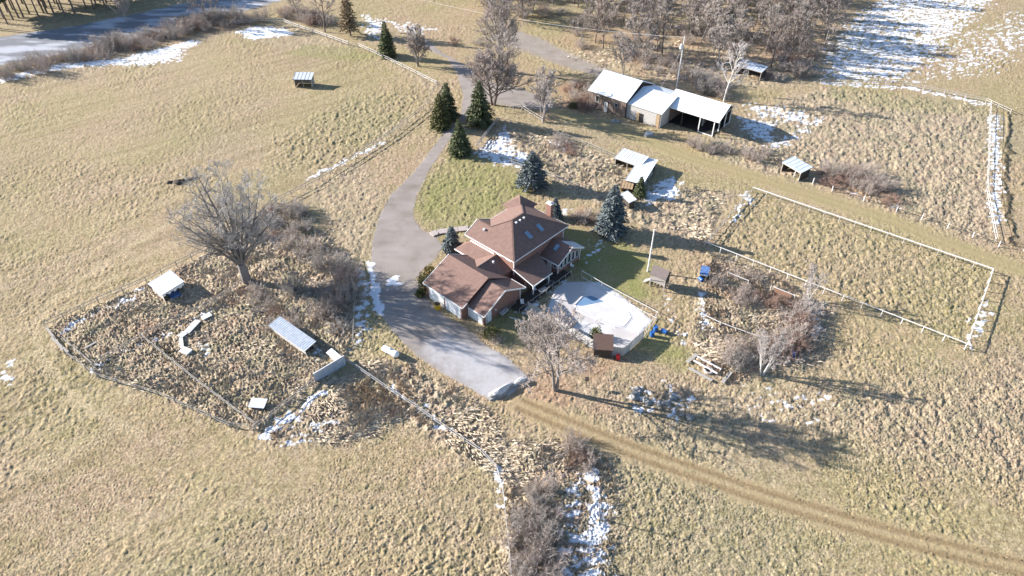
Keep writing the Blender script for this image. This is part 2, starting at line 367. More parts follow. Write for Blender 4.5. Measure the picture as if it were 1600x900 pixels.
    D['pale'] = np.maximum.reduce([R([(1220,340),(1330,370),(1500,440),(1300,420),(1200,370)], 8)*0.4, R([(100,0),(0,500),(300,300),(500,120)], 25)*0.25])
    D['ditch'] = R([(1577,178),(1574,230),(1570,270),(1574,330),(1584,382)], 0.5, 0.35)  # shadow line right of the pale fence, coloured into the ground
    D['rubble_soil'] = R([(985,598),(1045,600),(1085,640),(1040,665),(1000,645)], 2)  # dark brown bare soil of the rubble patch
    return D

def ground_height(X, Y, D, det):
    """metres; det 0..1 fades the fine relief where the mesh gets coarse"""
    wx = X + 0.55*pn(X*0.8, Y*0.8, 21); wy = Y + 0.55*pn(X*0.8+9, Y*0.8+31, 22)
    # tufts: rounded mounds standing apart, each with a height of its own
    b = np.abs(pn(wx*1.9, wy*1.9, 33)); c = pn(X*3.7, Y*3.7, 35)
    patch = np.clip(0.65 + 1.0*fbm(X*0.045, Y*0.045, 41, 3), 0.1, 1.4)
    def mounds(x, y, size, seed, thin):
        gx = x/size; gy = y/size; ix = np.floor(gx).astype(np.int64); iy = np.floor(gy).astype(np.int64); best = np.zeros(x.shape)
        for dx in (-1, 0, 1):
            for dy in (-1, 0, 1):
                k1 = _hash(ix+dx, iy+dy, seed)/4294967296.0; k2 = _hash(ix+dx, iy+dy, seed+7)/4294967296.0; k3 = _hash(ix+dx, iy+dy, seed+13)/4294967296.0
                d2 = (gx-ix-dx-k1)**2 + (gy-iy-dy-k2)**2
                best = np.maximum(best, np.clip(1 - d2/(0.25+0.30*k3), 0, 1)**0.7 * np.clip((k3-thin)/(1-thin), 0, 1))
        return best
    past = patch*(0.12*mounds(wx, wy, 0.62, 301, 0.3) + 0.045*c + 0.07*pn(wx*1.6, wy*1.6, 33)) - 0.06
    tus = 0.25*mounds(wx, wy, 0.85, 311, 0.1) + 0.09*pn(wx*1.5, wy*1.5, 34) + 0.05*c - 0.08
    # lodged long grass: ridges that swirl
    ang = 2.2*fbm(X*0.10, Y*0.10, 61, 2) + 0.7
    u = X*np.cos(ang) + Y*np.sin(ang); v = -X*np.sin(ang) + Y*np.cos(ang)
    l1 = 1 - 2*np.abs(pn(u*0.42 + 0.4*pn(X*0.9, Y*0.9, 62), v*0.95, 63))
    l2 = 1 - 2*np.abs(pn(u*0.95, v*2.1, 65))
    lod = 0.25*l1 + 0.14*l2 + 0.09*c + 0.22*fbm(X*0.22, Y*0.22, 67, 2) + 0.14*mounds(wx, wy, 1.1, 321, 0.2)
    h = past
    h = h + (tus - h) * D['tuss']
    mead = 0.27*mounds(wx, wy, 1.05, 331, 0.05) + 0.16*mounds(wx, wy, 0.6, 337, 0.3) + 0.10*pn(wx*1.4, wy*1.4, 36) + 0.12*fbm(X*0.25, Y*0.25, 67, 2) - 0.10
    lod = mead + (lod - mead) * D['lodged']
    h = h + (lod - h) * np.clip(D['tall'], 0, 1)
    h = h * (1 - 0.62*D['smooth']) * (1 - 0.7*D['arc']) - 0.05*D['arc']
    sm = np.maximum.reduce([D['drive'], D['road'], D['deck'], D['yard']*0.85])
    h = h * (1 - 0.97*sm) * (1 - 0.85*D['track'])
    h = h - 0.07*D['rut'] - 0.02*D['drive'] + 0.30*D['ditch']
    return h * det

def mixc(C, col, m):
    for k in range(3): C[:, k] += (col[k] - C[:, k]) * m
def ground_color(X, Y, D, H):
    n1 = fbm(X*0.035, Y*0.035, 101, 3); n2 = fbm(X*0.16, Y*0.16, 103, 4); n3 = fbm(X*1.3, Y*1.3, 105, 4); n4 = pn(X*3.3, Y*3.3, 107)
    C = np.empty((len(X), 3)); C[:] = (0.345, 0.266, 0.156)
    mixc(C, (0.305, 0.258, 0.130), sst(0.0, 0.6, n1 + 0.35*n2)*0.75)       # greener
    mixc(C, (0.350, 0.255, 0.168), sst(0.0, 0.6, -n1 + 0.5*n2)*0.8)         # browner
    n6 = fbm(X*0.55, Y*0.55, 141, 3); n7 = fbm(X*0.012, Y*0.012, 143, 3)
    mixc(C, (0.29, 0.25, 0.165), sst(0.0, 0.5, n7)*0.6)
    mixc(C, (0.43, 0.355, 0.225), sst(0.1, 0.8, n3 + 0.4*n2)*0.6)
    mixc(C, (0.20, 0.150, 0.085), sst(0.15, 0.8, -n3)*0.6)
    mixc(C, (0.235, 0.205, 0.105), sst(0.15, 0.6, n6)*0.45)
    mixc(C, (0.38, 0.29, 0.20), sst(0.2, 0.7, -n6)*0.4)
    # mowing rows in the left pasture, along the old fence
    ra = math.radians(38); rv = -X*math.sin(ra) + Y*math.cos(ra); ru = X*math.cos(ra) + Y*math.sin(ra)
    row = pn(rv*0.55 + 0.5*pn(ru*0.04, rv*0.1, 151), ru*0.035, 153); lf = sst(-25, -50, X)
    mixc(C, (0.22, 0.175, 0.095), lf*sst(0.1, 0.6, row)*0.45); mixc(C, (0.41, 0.33, 0.205), lf*sst(0.1, 0.6, -row)*0.35)
    mixc(C, (0.335, 0.285, 0.175), D['tuss']*0.55*sst(-0.3, 0.5, n3))
    mixc(C, (0.185, 0.165, 0.065), D['tuss']*0.55*sst(0.0, 0.6, -n3+0.3*n2))
    # tall weeds
    t = D['tall']
    w = np.stack([0.395 + 0.08*n3, 0.318 + 0.068*n3, 0.222 + 0.05*n3], 1)
    for k in range(3): C[:, k] += (w[:, k] - C[:, k]) * t * 0.8
    mixc(C, (0.285, 0.20, 0.145), t*sst(0.0, 0.5, fbm(X*0.3, Y*0.3, 109, 3))*0.6)
    mixc(C, (0.225, 0.21, 0.125), t*sst(0.05, 0.5, fbm(X*0.22, Y*0.22, 111, 3))*0.55)
    mixc(C, (0.47, 0.40, 0.29), t*sst(0.25, 0.7, n3+0.3*n4)*0.6)
    mixc(C, (0.20, 0.145, 0.095), t*sst(0.3, 0.8, -n3-0.3*n4)*0.5)
    mixc(C, (0.215, 0.215, 0.078), np.clip(D['lawn']*(0.75+0.3*n2), 0, 1))
    mixc(C, (0.325, 0.205, 0.135), D['leaf']*sst(-0.5, 0.45, n2+0.4*n3)*0.75)
    mixc(C, (0.385, 0.30, 0.195), D['pale']*0.6); mixc(C, (0.43, 0.345, 0.215), D['arc']*0.6)
    mixc(C, (0.365, 0.282, 0.160), D['track']*0.75); mixc(C, (0.315, 0.268, 0.135), D['lane']*(0.6+0.4*n2))
    mixc(C, (0.20, 0.14, 0.075), D['rut']*0.85)
    mixc(C, (0.09, 0.065, 0.045), D['rubble_soil']*0.6*sst(-0.3, 0.3, n3))
    mixc(C, (0.05, 0.045, 0.03), D['ditch']*0.9)  # near-black colour standing in for that fence shadow
    # gravel, asphalt
    n5 = pn(X*0.22, Y*0.6, 131)
    n8 = sst(0.1, 0.5, fbm(X*0.3, Y*0.3, 175, 4))*0.025
    g = np.stack([0.300 - n8 + 0.03*n2 + 0.015*n4 + 0.03*n5, 0.264 - n8 + 0.028*n2 + 0.015*n4 + 0.028*n5, 0.236 - n8 + 0.028*n2 + 0.015*n4 + 0.03*n5], 1)
    for nm, a in (('drive', 1.0), ('yard', 0.85)):
        for k in range(3): C[:, k] += (g[:, k] - C[:, k]) * D[nm] * a
    mixc(C, (0.20, 0.205, 0.215), D['road'])
    mixc(C, (0.42, 0.43, 0.46), D['road']*sst(-0.1, 0.35, fbm(X*0.06, Y*0.2, 133, 3)))
    mixc(C, (0.415, 0.405, 0.41), np.clip(D['frost']*D['drive']*(0.8 + 0.45*n2 + 0.3*n3), 0, 1))
    # snow
    low = -H*2.2
    s = D['snow']
    spk = 0.75*n3 + 0.5*fbm(X*0.5, Y*0.5, 121, 3) + 0.8*low + 0.75*fbm(X*0.35 + 0.5*Y, Y*1.1 - 0.2*X, 125, 3)
    sm = sst(-0.10, 0.14, s*1.35 - 0.68 + 0.70*spk) * (s > 0.08)
    sm = np.maximum(sm, D['deck']*sst(0.2, 0.6, D['deck']+0.15*n3))
    mixc(C, (0.74, 0.75, 0.78), sm); mixc(C, (0.60, 0.59, 0.59), D['deck']); mixc(C, (0.46, 0.42, 0.40), D['deck']*sst(-0.4, 0.6, n2 + 0.3*n3)*0.8)
    C = C*np.where(sm[:, None] > 0.5, 1.0, np.array([1.015, 1.0, 1.0]))
    return np.clip(C, 0.01, 0.9), sm

# ------------------------------------------------------------------ ground: one sheet, finer where the view is close
def build_ground():
    rows = []
    py = 985.0
    while True:
        y = P(800, py).y
        rows.append(y)
        py -= 1.45
        if py < -75: break
    yy = np.array(rows)
    far = [yy[-1]*1.06, yy[-1]*1.2, yy[-1]*1.45, yy[-1]*1.9, yy[-1]*3, 2600.0]
    near = [5.0, -60.0, -400.0, -1500.0]
    yy = np.array(near[::-1] + list(yy) + far)
    nin = 1380; uu = np.linspace(-1.0, 1.0, nin)
    uo = np.array([1.06, 1.15, 1.35, 1.8, 3.0, 8.0])
    uu = np.concatenate([-uo[::-1], uu, uo])
    halfw = np.maximum(0.70*np.maximum(yy, 0) + 46.0, 60)
    # outermost columns run out to the horizon
    X = uu[None, :] * halfw[:, None]
    X[:, 0] = -2600; X[:, -1] = 2600
    X[:, 1] = np.minimum(X[:, 1], -900); X[:, -2] = np.maximum(X[:, -2], 900)
    Y = np.repeat(yy[:, None], X.shape[1], 1)
    nr, nc = X.shape
    x = X.ravel(); y = Y.ravel()
    # break the regular rows a little so that no lines show
    rng = np.random.default_rng(3)
    inner = (np.abs(x) < 0.70*np.maximum(y, 0)+46) & (y > 30) & (y < 330)
    x = x + inner * rng.uniform(-0.06, 0.06, x.shape); y = y + inner * rng.uniform(-0.05, 0.05, y.shape)
    D = ground_fields(x, y)
    det = inner * (1 - 0.35*sst(150, 280, y))
    h = ground_height(x, y, D, det)
    # pool pit
    pit, ins = dist_poly(x, y, POOL_W, True)
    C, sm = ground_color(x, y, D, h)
    soft = np.maximum.reduce([D['drive'], D['road'], D['deck'], D['yard']*0.9, D['track']*0.7, D['smooth']*0.5, sm*0.5, 0.75*sst(0.0, 0.35, fbm(x*0.04, y*0.04, 171, 3))*(1 - np.clip(D['tall'] + D['tuss'], 0, 1))])
    h = h + inner*rng.normal(0, 1, h.shape)*(0.028 + 0.022*D['tall'] + 0.012*D['tuss'])*(1 - 0.97*soft)*np.clip(1.25 - y/260, 0.5, 1)
    h = h + sm * 0.03
    V = np.stack([x, y, h], 1)
    idx = np.arange(nr*nc).reshape(nr, nc)
    F = np.stack([idx[:-1, :-1].ravel(), idx[:-1, 1:].ravel(), idx[1:, 1:].ravel(), idx[1:, :-1].ravel()], 1)
    fm = lambda a: a[F].mean(1)
    cls = np.zeros(len(F), int)
    cls[fm(D['track']) > 0.5] = 2
    cls[fm(D['road']) > 0.5] = 3
    cls[fm(D['yard']) > 0.5] = 4
    cls[fm(D['drive']) > 0.5] = 1
    cls[fm(D['deck']) > 0.5] = 5
    inp = (ins[F].all(1)) & (pit[F].min(1) > 0.05)
    cls[inp] = 9
    gm = ground_mat()
    rel = 0.62*(1 - 0.9*np.maximum.reduce([D['drive'], D['road'], D['deck'], D['yard']*0.8]))*(1 - 0.6*D['track'])*(1 - 0.4*D['smooth'])
    for k, (nm, lab) in {0: ('ground', 'dry straw coloured pasture and rough grass'), 1: ('driveway', 'grey gravel driveway curving to the house'),
                         2: ('dirt_track', 'flattened grass tracks'), 3: ('road', 'grey road beyond the hedge'), 4: ('gravel_yard', 'grey gravel lane'), 5: ('pool_deck', 'snow covered deck round the pool')}.items():
        f = F[cls == k]
        if len(f) == 0: continue
        used = np.unique(f); mp = np.full(nr*nc, -1); mp[used] = np.arange(len(used))
        me = npmesh(nm, V[used], mp[f], gm, smooth=k in (1, 3, 5))
        at = me.color_attributes.new('ground_colour', 'FLOAT_COLOR', 'POINT')
        at.data.foreach_set('color', np.concatenate([C[used], np.ones((len(used), 1))], 1).astype(np.float32).ravel())
        a2 = me.attributes.new('snow', 'FLOAT', 'POINT'); a2.data.foreach_set('value', sm[used].astype(np.float32))
        a3 = me.attributes.new('relief', 'FLOAT', 'POINT'); a3.data.foreach_set('value', rel[used].astype(np.float32))
        o = bpy.data.objects.new(nm, me); COL.objects.link(o); tag(o, lab, kind='structure')

def ground_mat():
    m = bpy.data.materials.new('ground_cover'); m.use_nodes = True
    t = m.node_tree; b = t.nodes['Principled BSDF']; b.inputs['Roughness'].default_value = 0.95; b.inputs['Specular IOR Level'].default_value = 0.1
    a = t.nodes.new('ShaderNodeAttribute'); a.attribute_name = 'ground_colour'
    g = t.nodes.new('ShaderNodeNewGeometry')
    n = t.nodes.new('ShaderNodeTexNoise'); n.inputs['Scale'].default_value = 3.2; n.inputs['Detail'].default_value = 5; n.inputs['Roughness'].default_value = 0.7
    t.links.new(g.outputs['Position'], n.inputs['Vector'])
    mr = t.nodes.new('ShaderNodeMapRange'); mr.inputs['From Min'].default_value = 0.36; mr.inputs['From Max'].default_value = 0.64
    mr.inputs['To Min'].default_value = 0.66; mr.inputs['To Max'].default_value = 1.38
    t.links.new(n.outputs['Fac'], mr.inputs['Value'])
    s = t.nodes.new('ShaderNodeAttribute'); s.attribute_name = 'snow'
    fx = t.nodes.new('ShaderNodeMix'); fx.data_type = 'FLOAT'; fx.inputs[3].default_value = 1.0
    rl0 = t.nodes.new('ShaderNodeAttribute'); rl0.attribute_name = 'relief'
    iv = t.nodes.new('ShaderNodeMapRange'); iv.inputs['From Min'].default_value = 0.1; iv.inputs['From Max'].default_value = 0.5; iv.inputs['To Min'].default_value = 0.9; iv.inputs['To Max'].default_value = 0.0
    t.links.new(rl0.outputs['Fac'], iv.inputs['Value']); mx = t.nodes.new('ShaderNodeMath'); mx.operation = 'MAXIMUM'
    t.links.new(s.outputs['Fac'], mx.inputs[0]); t.links.new(iv.outputs[0], mx.inputs[1])
    t.links.new(mx.outputs[0], fx.inputs[0]); t.links.new(mr.outputs[0], fx.inputs[2])
    vm = t.nodes.new('ShaderNodeVectorMath'); vm.operation = 'SCALE'
    t.links.new(a.outputs['Color'], vm.inputs[0]); t.links.new(fx.outputs[0], vm.inputs['Scale'])
    t.links.new(vm.outputs[0], b.inputs['Base Color'])
    bp = t.nodes.new('ShaderNodeBump'); bp.inputs['Distance'].default_value = 0.22
    rl = t.nodes.new('ShaderNodeAttribute'); rl.attribute_name = 'relief'; t.links.new(rl.outputs['Fac'], bp.inputs['Strength'])
    nn = t.nodes.new('ShaderNodeTexNoise'); nn.inputs['Scale'].default_value = 1.9; nn.inputs['Detail'].default_value = 6; nn.inputs['Roughness'].default_value = 0.75
    t.links.new(g.outputs['Position'], nn.inputs['Vector']); t.links.new(nn.outputs['Fac'], bp.inputs['Height']); t.links.new(bp.outputs[0], b.inputs['Normal'])
    return m

_p = [P(*q) for q in ((897,469),(907,463.5),(925,464),(946,471),(1000,506),(975,526))]
POOL_W = [(896/1,0)]
def _pool():
    c = P(942, 487); ax = (P(1000, 508) - P(903, 466)).normalized(); ay = Vector((-ax.y, ax.x, 0))
    L, B, k = 4.6, 2.35, 1.1
    o = [(-L, -B+k), (-L+k, -B), (L-k, -B), (L, -B+k), (L, B-k), (L-k, B), (-L+k, B), (-L, B-k)]
    return [tuple((c + ax*a + ay*b)[:2]) for a, b in o]
POOL_W = _pool()
build_ground()

def _flat(px, py): return P(px, py, 0)

# ------------------------------------------------------------------ the house
HANG = math.radians(-42.62)
HO = P(803.2, 408.8, 5.6); HO.z = 0
house = empty('house', HO, 'large red brick house with brown hipped roofs and an attached garage', 'house', rz=HANG)
def hpart(mb, name, mt, parent=None, **kw): return mb.build(name, mt, parent or house, **kw)
S = 0.49; EZ = 5.55
def one(poly, name='roof', mt='shingle', th=0.16, **kw):
    b = MB(); b.slab(poly, th); return hpart(b, name, M[mt], **kw)
R1, R2 = (-5.8, 5.8, EZ+S*5.8), (-5.8, 8.6, EZ+S*5.8)
main = MB()
main.slab([(0,0,EZ),(0,14.4,EZ),R2,R1], 0.16)
main.slab([(-11.6,0,EZ),(0,0,EZ),R1,(-8.43,3.17,EZ+S*3.17),(-11.6,3.17,EZ+S*3.17)], 0.16)
main.slab([(-11.6,3.17,EZ+S*3.17),(-8.43,3.17,EZ+S*3.17),(-11.6,6.34,EZ)], 0.16)
main.slab([R1,R2,(-11.6,14.4,EZ),(-11.6,6.34,EZ),(-8.43,3.17,EZ+S*3.17)], 0.16)
main.slab([(0,14.4,EZ),(-11.6,14.4,EZ),R2], 0.16)
main_roof = hpart(main, 'roof', M['shingle'], label='steep hipped main roof of brown shingles')
# corner tower with its own steep hip
tw = MB(); tc = (-10.9, 13.5); th_ = 2.3; tz = 5.62; ap = (tc[0], tc[1], 7.35)
cs = [(tc[0]-th_, tc[1]-th_, tz), (tc[0]+th_, tc[1]-th_, tz), (tc[0]+th_, tc[1]+th_, tz), (tc[0]-th_, tc[1]+th_, tz)]
for i in range(4): tw.slab([cs[i], cs[(i+1) % 4], ap], 0.14)
hpart(tw, 'tower_roof', M['shingle'])
b = MB(); b.box((tc[0]-1.9, tc[1]-1.9, 0), (tc[0]+1.9, tc[1]+1.9, tz-0.02)); hpart(b, 'tower_wall', M['brick'])
b = MB(); b.box((-11.1, 0.5, 0), (-0.5, 13.9, EZ-0.02)); wall = hpart(b, 'wall', M['brick'])
b = MB(); b.prism([(0.62, EZ-0.05), (5.72, EZ-0.05), (3.17, EZ+S*2.45)], -11.1, -11.0, 0); hpart(b, 'gable_wall', M['brick'])
# fascia and gutters of the main roof
b = MB()
for p, q in (((-11.62,-0.05,EZ-0.10),(0.05,-0.05,EZ-0.10)), ((0.05,0.02,EZ-0.10),(0.05,14.4,EZ-0.10)), ((0,14.45,EZ-0.10),(-8.6,14.45,EZ-0.10)), ((-11.65,6.4,EZ-0.1),(-11.65,11.0,EZ-0.1)),
             ((-11.66,0,EZ-0.02),(-11.66,3.17,EZ+S*3.17-0.02)), ((-11.66,3.17,EZ+S*3.17-0.02),(-11.66,6.34,EZ-0.02))):
    b.beam(p, q, 0.09, 0.15)
hpart(b, 'gutter', M['white'])
for u, v, z0, z1 in ((-0.42,0.42,2.4,EZ-0.2),(-0.42,13.4,3.1,EZ-0.2)):
    b = MB(); b.beam((u,v,z0),(u,v,z1),0.13,0.13); hpart(b, 'downspout', M['white'])
# ridge and hip caps
b = MB()
for p, q in ((R1,R2),(R1,(0,0,EZ)),(R2,(0,14.4,EZ)),(R2,(-11.6,14.4,EZ)),(R1,(-8.43,3.17,EZ+S*3.17)),((-11.6,3.17,EZ+S*3.17),(-8.43,3.17,EZ+S*3.17))):
    b.beam(Vector(p)+Vector((0,0,0.02)), Vector(q)+Vector((0,0,0.02)), 0.28, 0.05)
hpart(b, 'ridge_cap', M['shingle'], main_roof)
# skylights, vents
def on_u(u, v): return Vector((u, v, EZ - S*u))
for v in (6.1, 9.1):
    b = MB(); d = Vector((1,0,-S)).normalized(); n = Vector((S,0,1)).normalized(); c = on_u(-2.25, v)
    b.beam(c - d*0.78 + n*0.06, c + d*0.78 + n*0.06, 0.86, 0.16); f = hpart(b, 'skylight', M['metal'])
    b = MB(); b.beam(c - d*0.70 + n*0.15, c + d*0.70 + n*0.15, 0.74, 0.03); hpart(b, 'pane', M['sky_glass'], f)
vents = [on_u(-4.9, 5.9), on_u(-4.9, 6.9), on_u(-4.9, 7.9)]
for c in vents:
    b = MB(); b.tube(c - Vector((0,0,0.1)), c + Vector((0,0,0.22)), 0.13, 0.13, 8); b.tube(c + Vector((0,0,0.22)), c + Vector((0,0,0.34)), 0.24, 0.16, 8)
    hpart(b, 'roof_vent', M['white'])
c = Vector((-8.9, 2.1, EZ + S*2.1)); b = MB(); b.tube(c, c + Vector((0,0,0.25)), 0.2, 0.24, 8); b.tube(c + Vector((0,0,0.25)), c + Vector((0,0,0.36)), 0.26, 0.12, 8); hpart(b, 'roof_vent', M['white'])
# chimney
b = MB(); b.box((-5.0, 13.95, 0), (-3.9, 14.75, 8.2)); ch = hpart(b, 'chimney', M['brick'])
b = MB(); b.box((-5.08, 13.87, 8.2), (-3.82, 14.83, 8.36)); b.box((-4.7,14.15,8.36),(-4.2,14.55,8.6)); hpart(b, 'cap', M['white_rail'], ch)
# windows of the upper storey, looking down the garden and along the front
def hwin(u0, v0, u1, v1, z0, z1, n, bars=1):
    """window in a wall from (u0,v0) to (u1,v1), n = outward normal"""
    nx, ny = n
    b = MB(); d = 0.05
    p = lambda u, v, z, k: Vector((u + nx*k, v + ny*k, z))
    for a, c in ((p(u0,v0,z0,d), p(u1,v1,z0,d)), (p(u0,v0,z1,d), p(u1,v1,z1,d))): b.beam(a, c, 0.12, 0.10)
    for t in [0, 1] + [k/(bars+1) for k in range(1, bars+1)]:
        u = u0 + (u1-u0)*t; v = v0 + (v1-v0)*t
        b.beam(p(u,v,z0+0.06,d), p(u,v,z1-0.06,d), 0.09, 0.09)
    f = hpart(b, 'window', M['white'])
    g = MB(); q = [p(u0,v0,z0,0.02), p(u1,v1,z0,0.02), p(u1,v1,z1,0.02), p(u0,v0,z1,0.02)]
    q2 = [x - Vector((nx*0.04, ny*0.04, 0)) for x in q]
    g.add(q + q2, [(0,1,2,3),(7,6,5,4),(0,4,5,1),(1,5,6,2),(2,6,7,3),(3,7,4,0)]); hpart(g, 'pane', M['glass'], f)
for u in (-4.4, -2.2): hwin(u, 0.5, u+1.1, 0.5, 4.75, 5.25, (0, -1))
for u in (-9.6, -6.9): hwin(u, 13.9, u+1.2, 13.9, 3.6, 5.0, (0, 1))
for v in (3.0, 8.0): hwin(-11.1, v, -11.1, v+1.4, 3.6, 4.9, (-1, 0))
# lean-to roof along the front
lt = MB()
lt.slab([(-10.6,0.48,4.3),(-5.2,0.48,4.3),(-5.2,-1.9,3.05),(-12.4,-1.9,3.05)], 0.14)
lt.slab([(-10.6,0.48,4.3),(-12.4,-1.9,3.05),(-12.4,0.9,3.05)], 0.14)
hpart(lt, 'front_roof', M['shingle'])
b = MB(); b.beam((-10.7,0.42,4.42),(-5.0,0.42,4.42),0.12,0.22); b.beam((-12.45,-1.94,2.96),(-7.6,-1.94,2.96),0.1,0.2); hpart(b, 'flashing', M['white'])
b = MB(); b.box((-11.6,-1.4,0),(-6.4,0.45,2.95)); hpart(b, 'front_wall', M['brick'])
# wing that joins house and garage
cw = MB(); zr = 4.65
cw.slab([(-4.4,0.48,zr),(-4.4,-5.25,zr),(-1.0,-2.0,2.98),(-1.0,0.48,2.98)], 0.14)
cw.slab([(-4.4,0.48,zr),(-4.4,-5.25,zr),(-7.75,-1.95,3.0),(-5.2,0.48,4.26)], 0.14)
hpart(cw, 'wing_roof', M['shingle'])
b = MB(); b.box((-7.2,-2.4,0),(-1.4,0.45,2.85)); hpart(b, 'wing_wall', M['brick'])
b = MB(); c = Vector((-3.5,-1.3,4.25)); b.tube(c-Vector((0,0,0.15)), c+Vector((0,0,0.3)), 0.16, 0.16, 8); b.tube(c+Vector((0,0,0.3)), c+Vector((0,0,0.4)), 0.24, 0.1, 8); hpart(b, 'roof_vent', M['white'])
# garage
g1 = MB()
g1.slab([(-9.5,-11.9,2.95),(-0.2,-11.9,2.95),(-0.2,-5.9,5.55),(-9.5,-5.9,5.55)], 0.18)
g1.slab([(-9.5,-5.9,5.55),(-0.2,-5.9,5.55),(-0.2,-0.95,2.62),(-9.5,-0.95,2.62)], 0.18)
hpart(g1, 'garage_roof', M['shingle'], label='longer and taller garage roof over two doors')
g2 = MB()
g2.slab([(-0.19,-10.75,2.58),(3.5,-10.75,2.58),(3.5,-5.9,5.0),(-0.19,-5.9,5.0)], 0.18)
g2.slab([(-0.19,-5.9,5.0),(3.5,-5.9,5.0),(3.5,-0.95,2.56),(-0.19,-0.95,2.56)], 0.18)
hpart(g2, 'garage_roof', M['shingle'], label='shorter garage roof, set back over one door')
gw = MB()
gw.prism([(-11.62,0),(-11.62,2.86),(-5.9,5.3),(-1.6,2.72),(-1.6,0)], -9.05, -0.72, 0)
gw.prism([(-10.3,0),(-10.3,2.58),(-5.9,4.76),(-1.61,2.66),(-1.61,0)], -0.72, 2.85, 0)
hpart(gw, 'garage_wall', M['brick'])
b = MB()
b.beam((-9.5,-11.96,2.88),(-0.2,-11.96,2.88),0.1,0.14); b.beam((-0.1,-10.81,2.51),(3.5,-10.81,2.51),0.1,0.14)
b.beam((-0.14,-11.9,2.86),(-0.14,-10.8,3.34),0.06,0.2)
b.beam((3.55,-10.8,2.5),(3.55,-5.9,4.94),0.08,0.22); b.beam((3.55,-5.9,4.94),(3.55,-0.95,2.5),0.08,0.22)
b.beam((-9.55,-11.9,2.86),(-9.55,-5.9,5.46),0.08,0.22); b.beam((-9.55,-5.9,5.46),(-9.55,-0.95,2.54),0.08,0.22)
b.beam((0,-0.9,2.48),(3.5,-0.9,2.48),0.1,0.2)
hpart(b, 'fascia', M['white'])
for u, v in ((2.95,-1.75),(2.95,-9.8)):
    b = MB(); b.beam((u,v,0.1),(u,v,2.5),0.12,0.12); hpart(b, 'downspout', M['white'])
def garage_door(u0, u1, v):
    b = MB(); b.box((u0-0.12, v-0.05, 0), (u0, v+0.02, 2.42)); b.box((u1, v-0.05, 0), (u1+0.12, v+0.02, 2.42)); b.box((u0, v-0.05, 2.3), (u1, v+0.02, 2.42))
    d = hpart(b, 'garage_door', M['white'])
    for k in range(4):
        q = MB(); q.box((u0+0.01, v-0.03, 0.03+k*0.57), (u1-0.01, v+0.01, 0.58+k*0.57)); hpart(q, 'panel', M['white_door'], d)
garage_door(-8.3, -5.0, -11.63); garage_door(-4.4, -1.1, -11.63); garage_door(-0.5, 2.5, -10.31)
b = MB(); b.box((2.86,-9.5,0.05),(2.92,-8.55,2.15)); d = hpart(b, 'side_door', M['white_door'])
b = MB(); b.tube((2.92,-8.7,1.05),(3.0,-8.7,1.05),0.04,0.04,6); hpart(b, 'handle', M['metal'], d)
b = MB(); b.tube((2.86,-7.6,1.75),(3.05,-7.6,1.75),0.12,0.16,8); hpart(b, 'wall_lamp', M['white'])
# rear porch roof and sunroom
pr = MB(); pr.slab([(-0.48,0.2,3.75),(4.2,0.2,2.6),(4.2,5.0,2.6),(-0.48,6.6,3.75)], 0.14); hpart(pr, 'porch_roof', M['shingle'])
b = MB(); b.beam((4.25,0.2,2.52),(4.25,5.0,2.52),0.1,0.18); b.beam((-0.4,0.15,3.66),(4.2,0.15,2.52),0.08,0.18); hpart(b, 'fascia', M['white'])
for v in (0.6, 4.6):
    b = MB(); b.beam((3.8,v,0),(3.8,v,2.5),0.16,0.16); hpart(b, 'porch_post', M['white'])
b = MB(); b.box((-0.49,0.9,0),(1.6,5.2,2.5)); hpart(b, 'porch_wall', M['brick'])
sv0, sv1, svr, sz0, szr = 7.15, 14.35, 10.75, 2.62, 4.5
sr = MB()
sr.slab([(-0.48,sv0,sz0),(3.75,sv0,sz0),(3.75,svr,szr),(-0.48,svr,szr)], 0.16)
sr.slab([(-0.48,svr,szr),(3.75,svr,szr),(3.75,sv1,sz0),(-0.48,sv1,sz0)], 0.16)
hpart(sr, 'sunroom_roof', M['shingle'])
b = MB(); b.slab([(0.9,svr+0.5,szr-0.26+0.05),(3.78,svr+0.25,szr-0.13+0.05),(3.78,sv1,sz0+0.06),(1.4,sv1,sz0+0.06)], 0.05); hpart(b, 'roof_snow', M['snow'])
b = MB(); b.prism([(sv0+0.5,0),(sv0+0.5,2.66),(svr,szr-0.22),(sv1-0.5,2.66),(sv1-0.5,0)], -0.49, 3.25, 0); hpart(b, 'sunroom_wall', M['brick'])
b = MB()
b.beam((3.8,sv0,sz0-0.08),(3.8,svr,szr-0.08),0.08,0.22); b.beam((3.8,svr,szr-0.08),(3.8,sv1,sz0-0.08),0.08,0.22)
b.beam((-0.3,sv0-0.05,sz0-0.08),(3.75,sv0-0.05,sz0-0.08),0.1,0.2); b.beam((3.28,sv0+0.55,0),(3.28,sv0+0.55,2.5),0.14,0.14); b.beam((3.28,sv1-0.55,0),(3.28,sv1-0.55,2.5),0.14,0.14)
hpart(b, 'fascia', M['white'])
for k in range(5):
    v = sv0 + 1.05 + k*1.08; top = min(3.0, 2.2 + 0.3*min(k, 4-k)); hwin(3.25, v, 3.25, v+0.78, 1.0, top+0.35, (1, 0), bars=0)
b = MB(); b.box((0.9, sv0+0.42, 0.05), (1.9, sv0+0.5, 2.15)); d = hpart(b, 'patio_door', M['white_door'])
b = MB(); b.tube((1.78,sv0+0.41,1.05),(1.78,sv0+0.34,1.05),0.04,0.04,6); hpart(b, 'handle', M['metal'], d)
hwin(2.3, sv0+0.5, 3.0, sv0+0.5, 1.3, 2.2, (0, -1), bars=0)
b = MB(); b.beam((1.3,9.0,sz0+1.02+0.08),(1.3,10.1,sz0+1.02+0.62),0.75,0.12); f = hpart(b, 'skylight', M['sky_glass'])

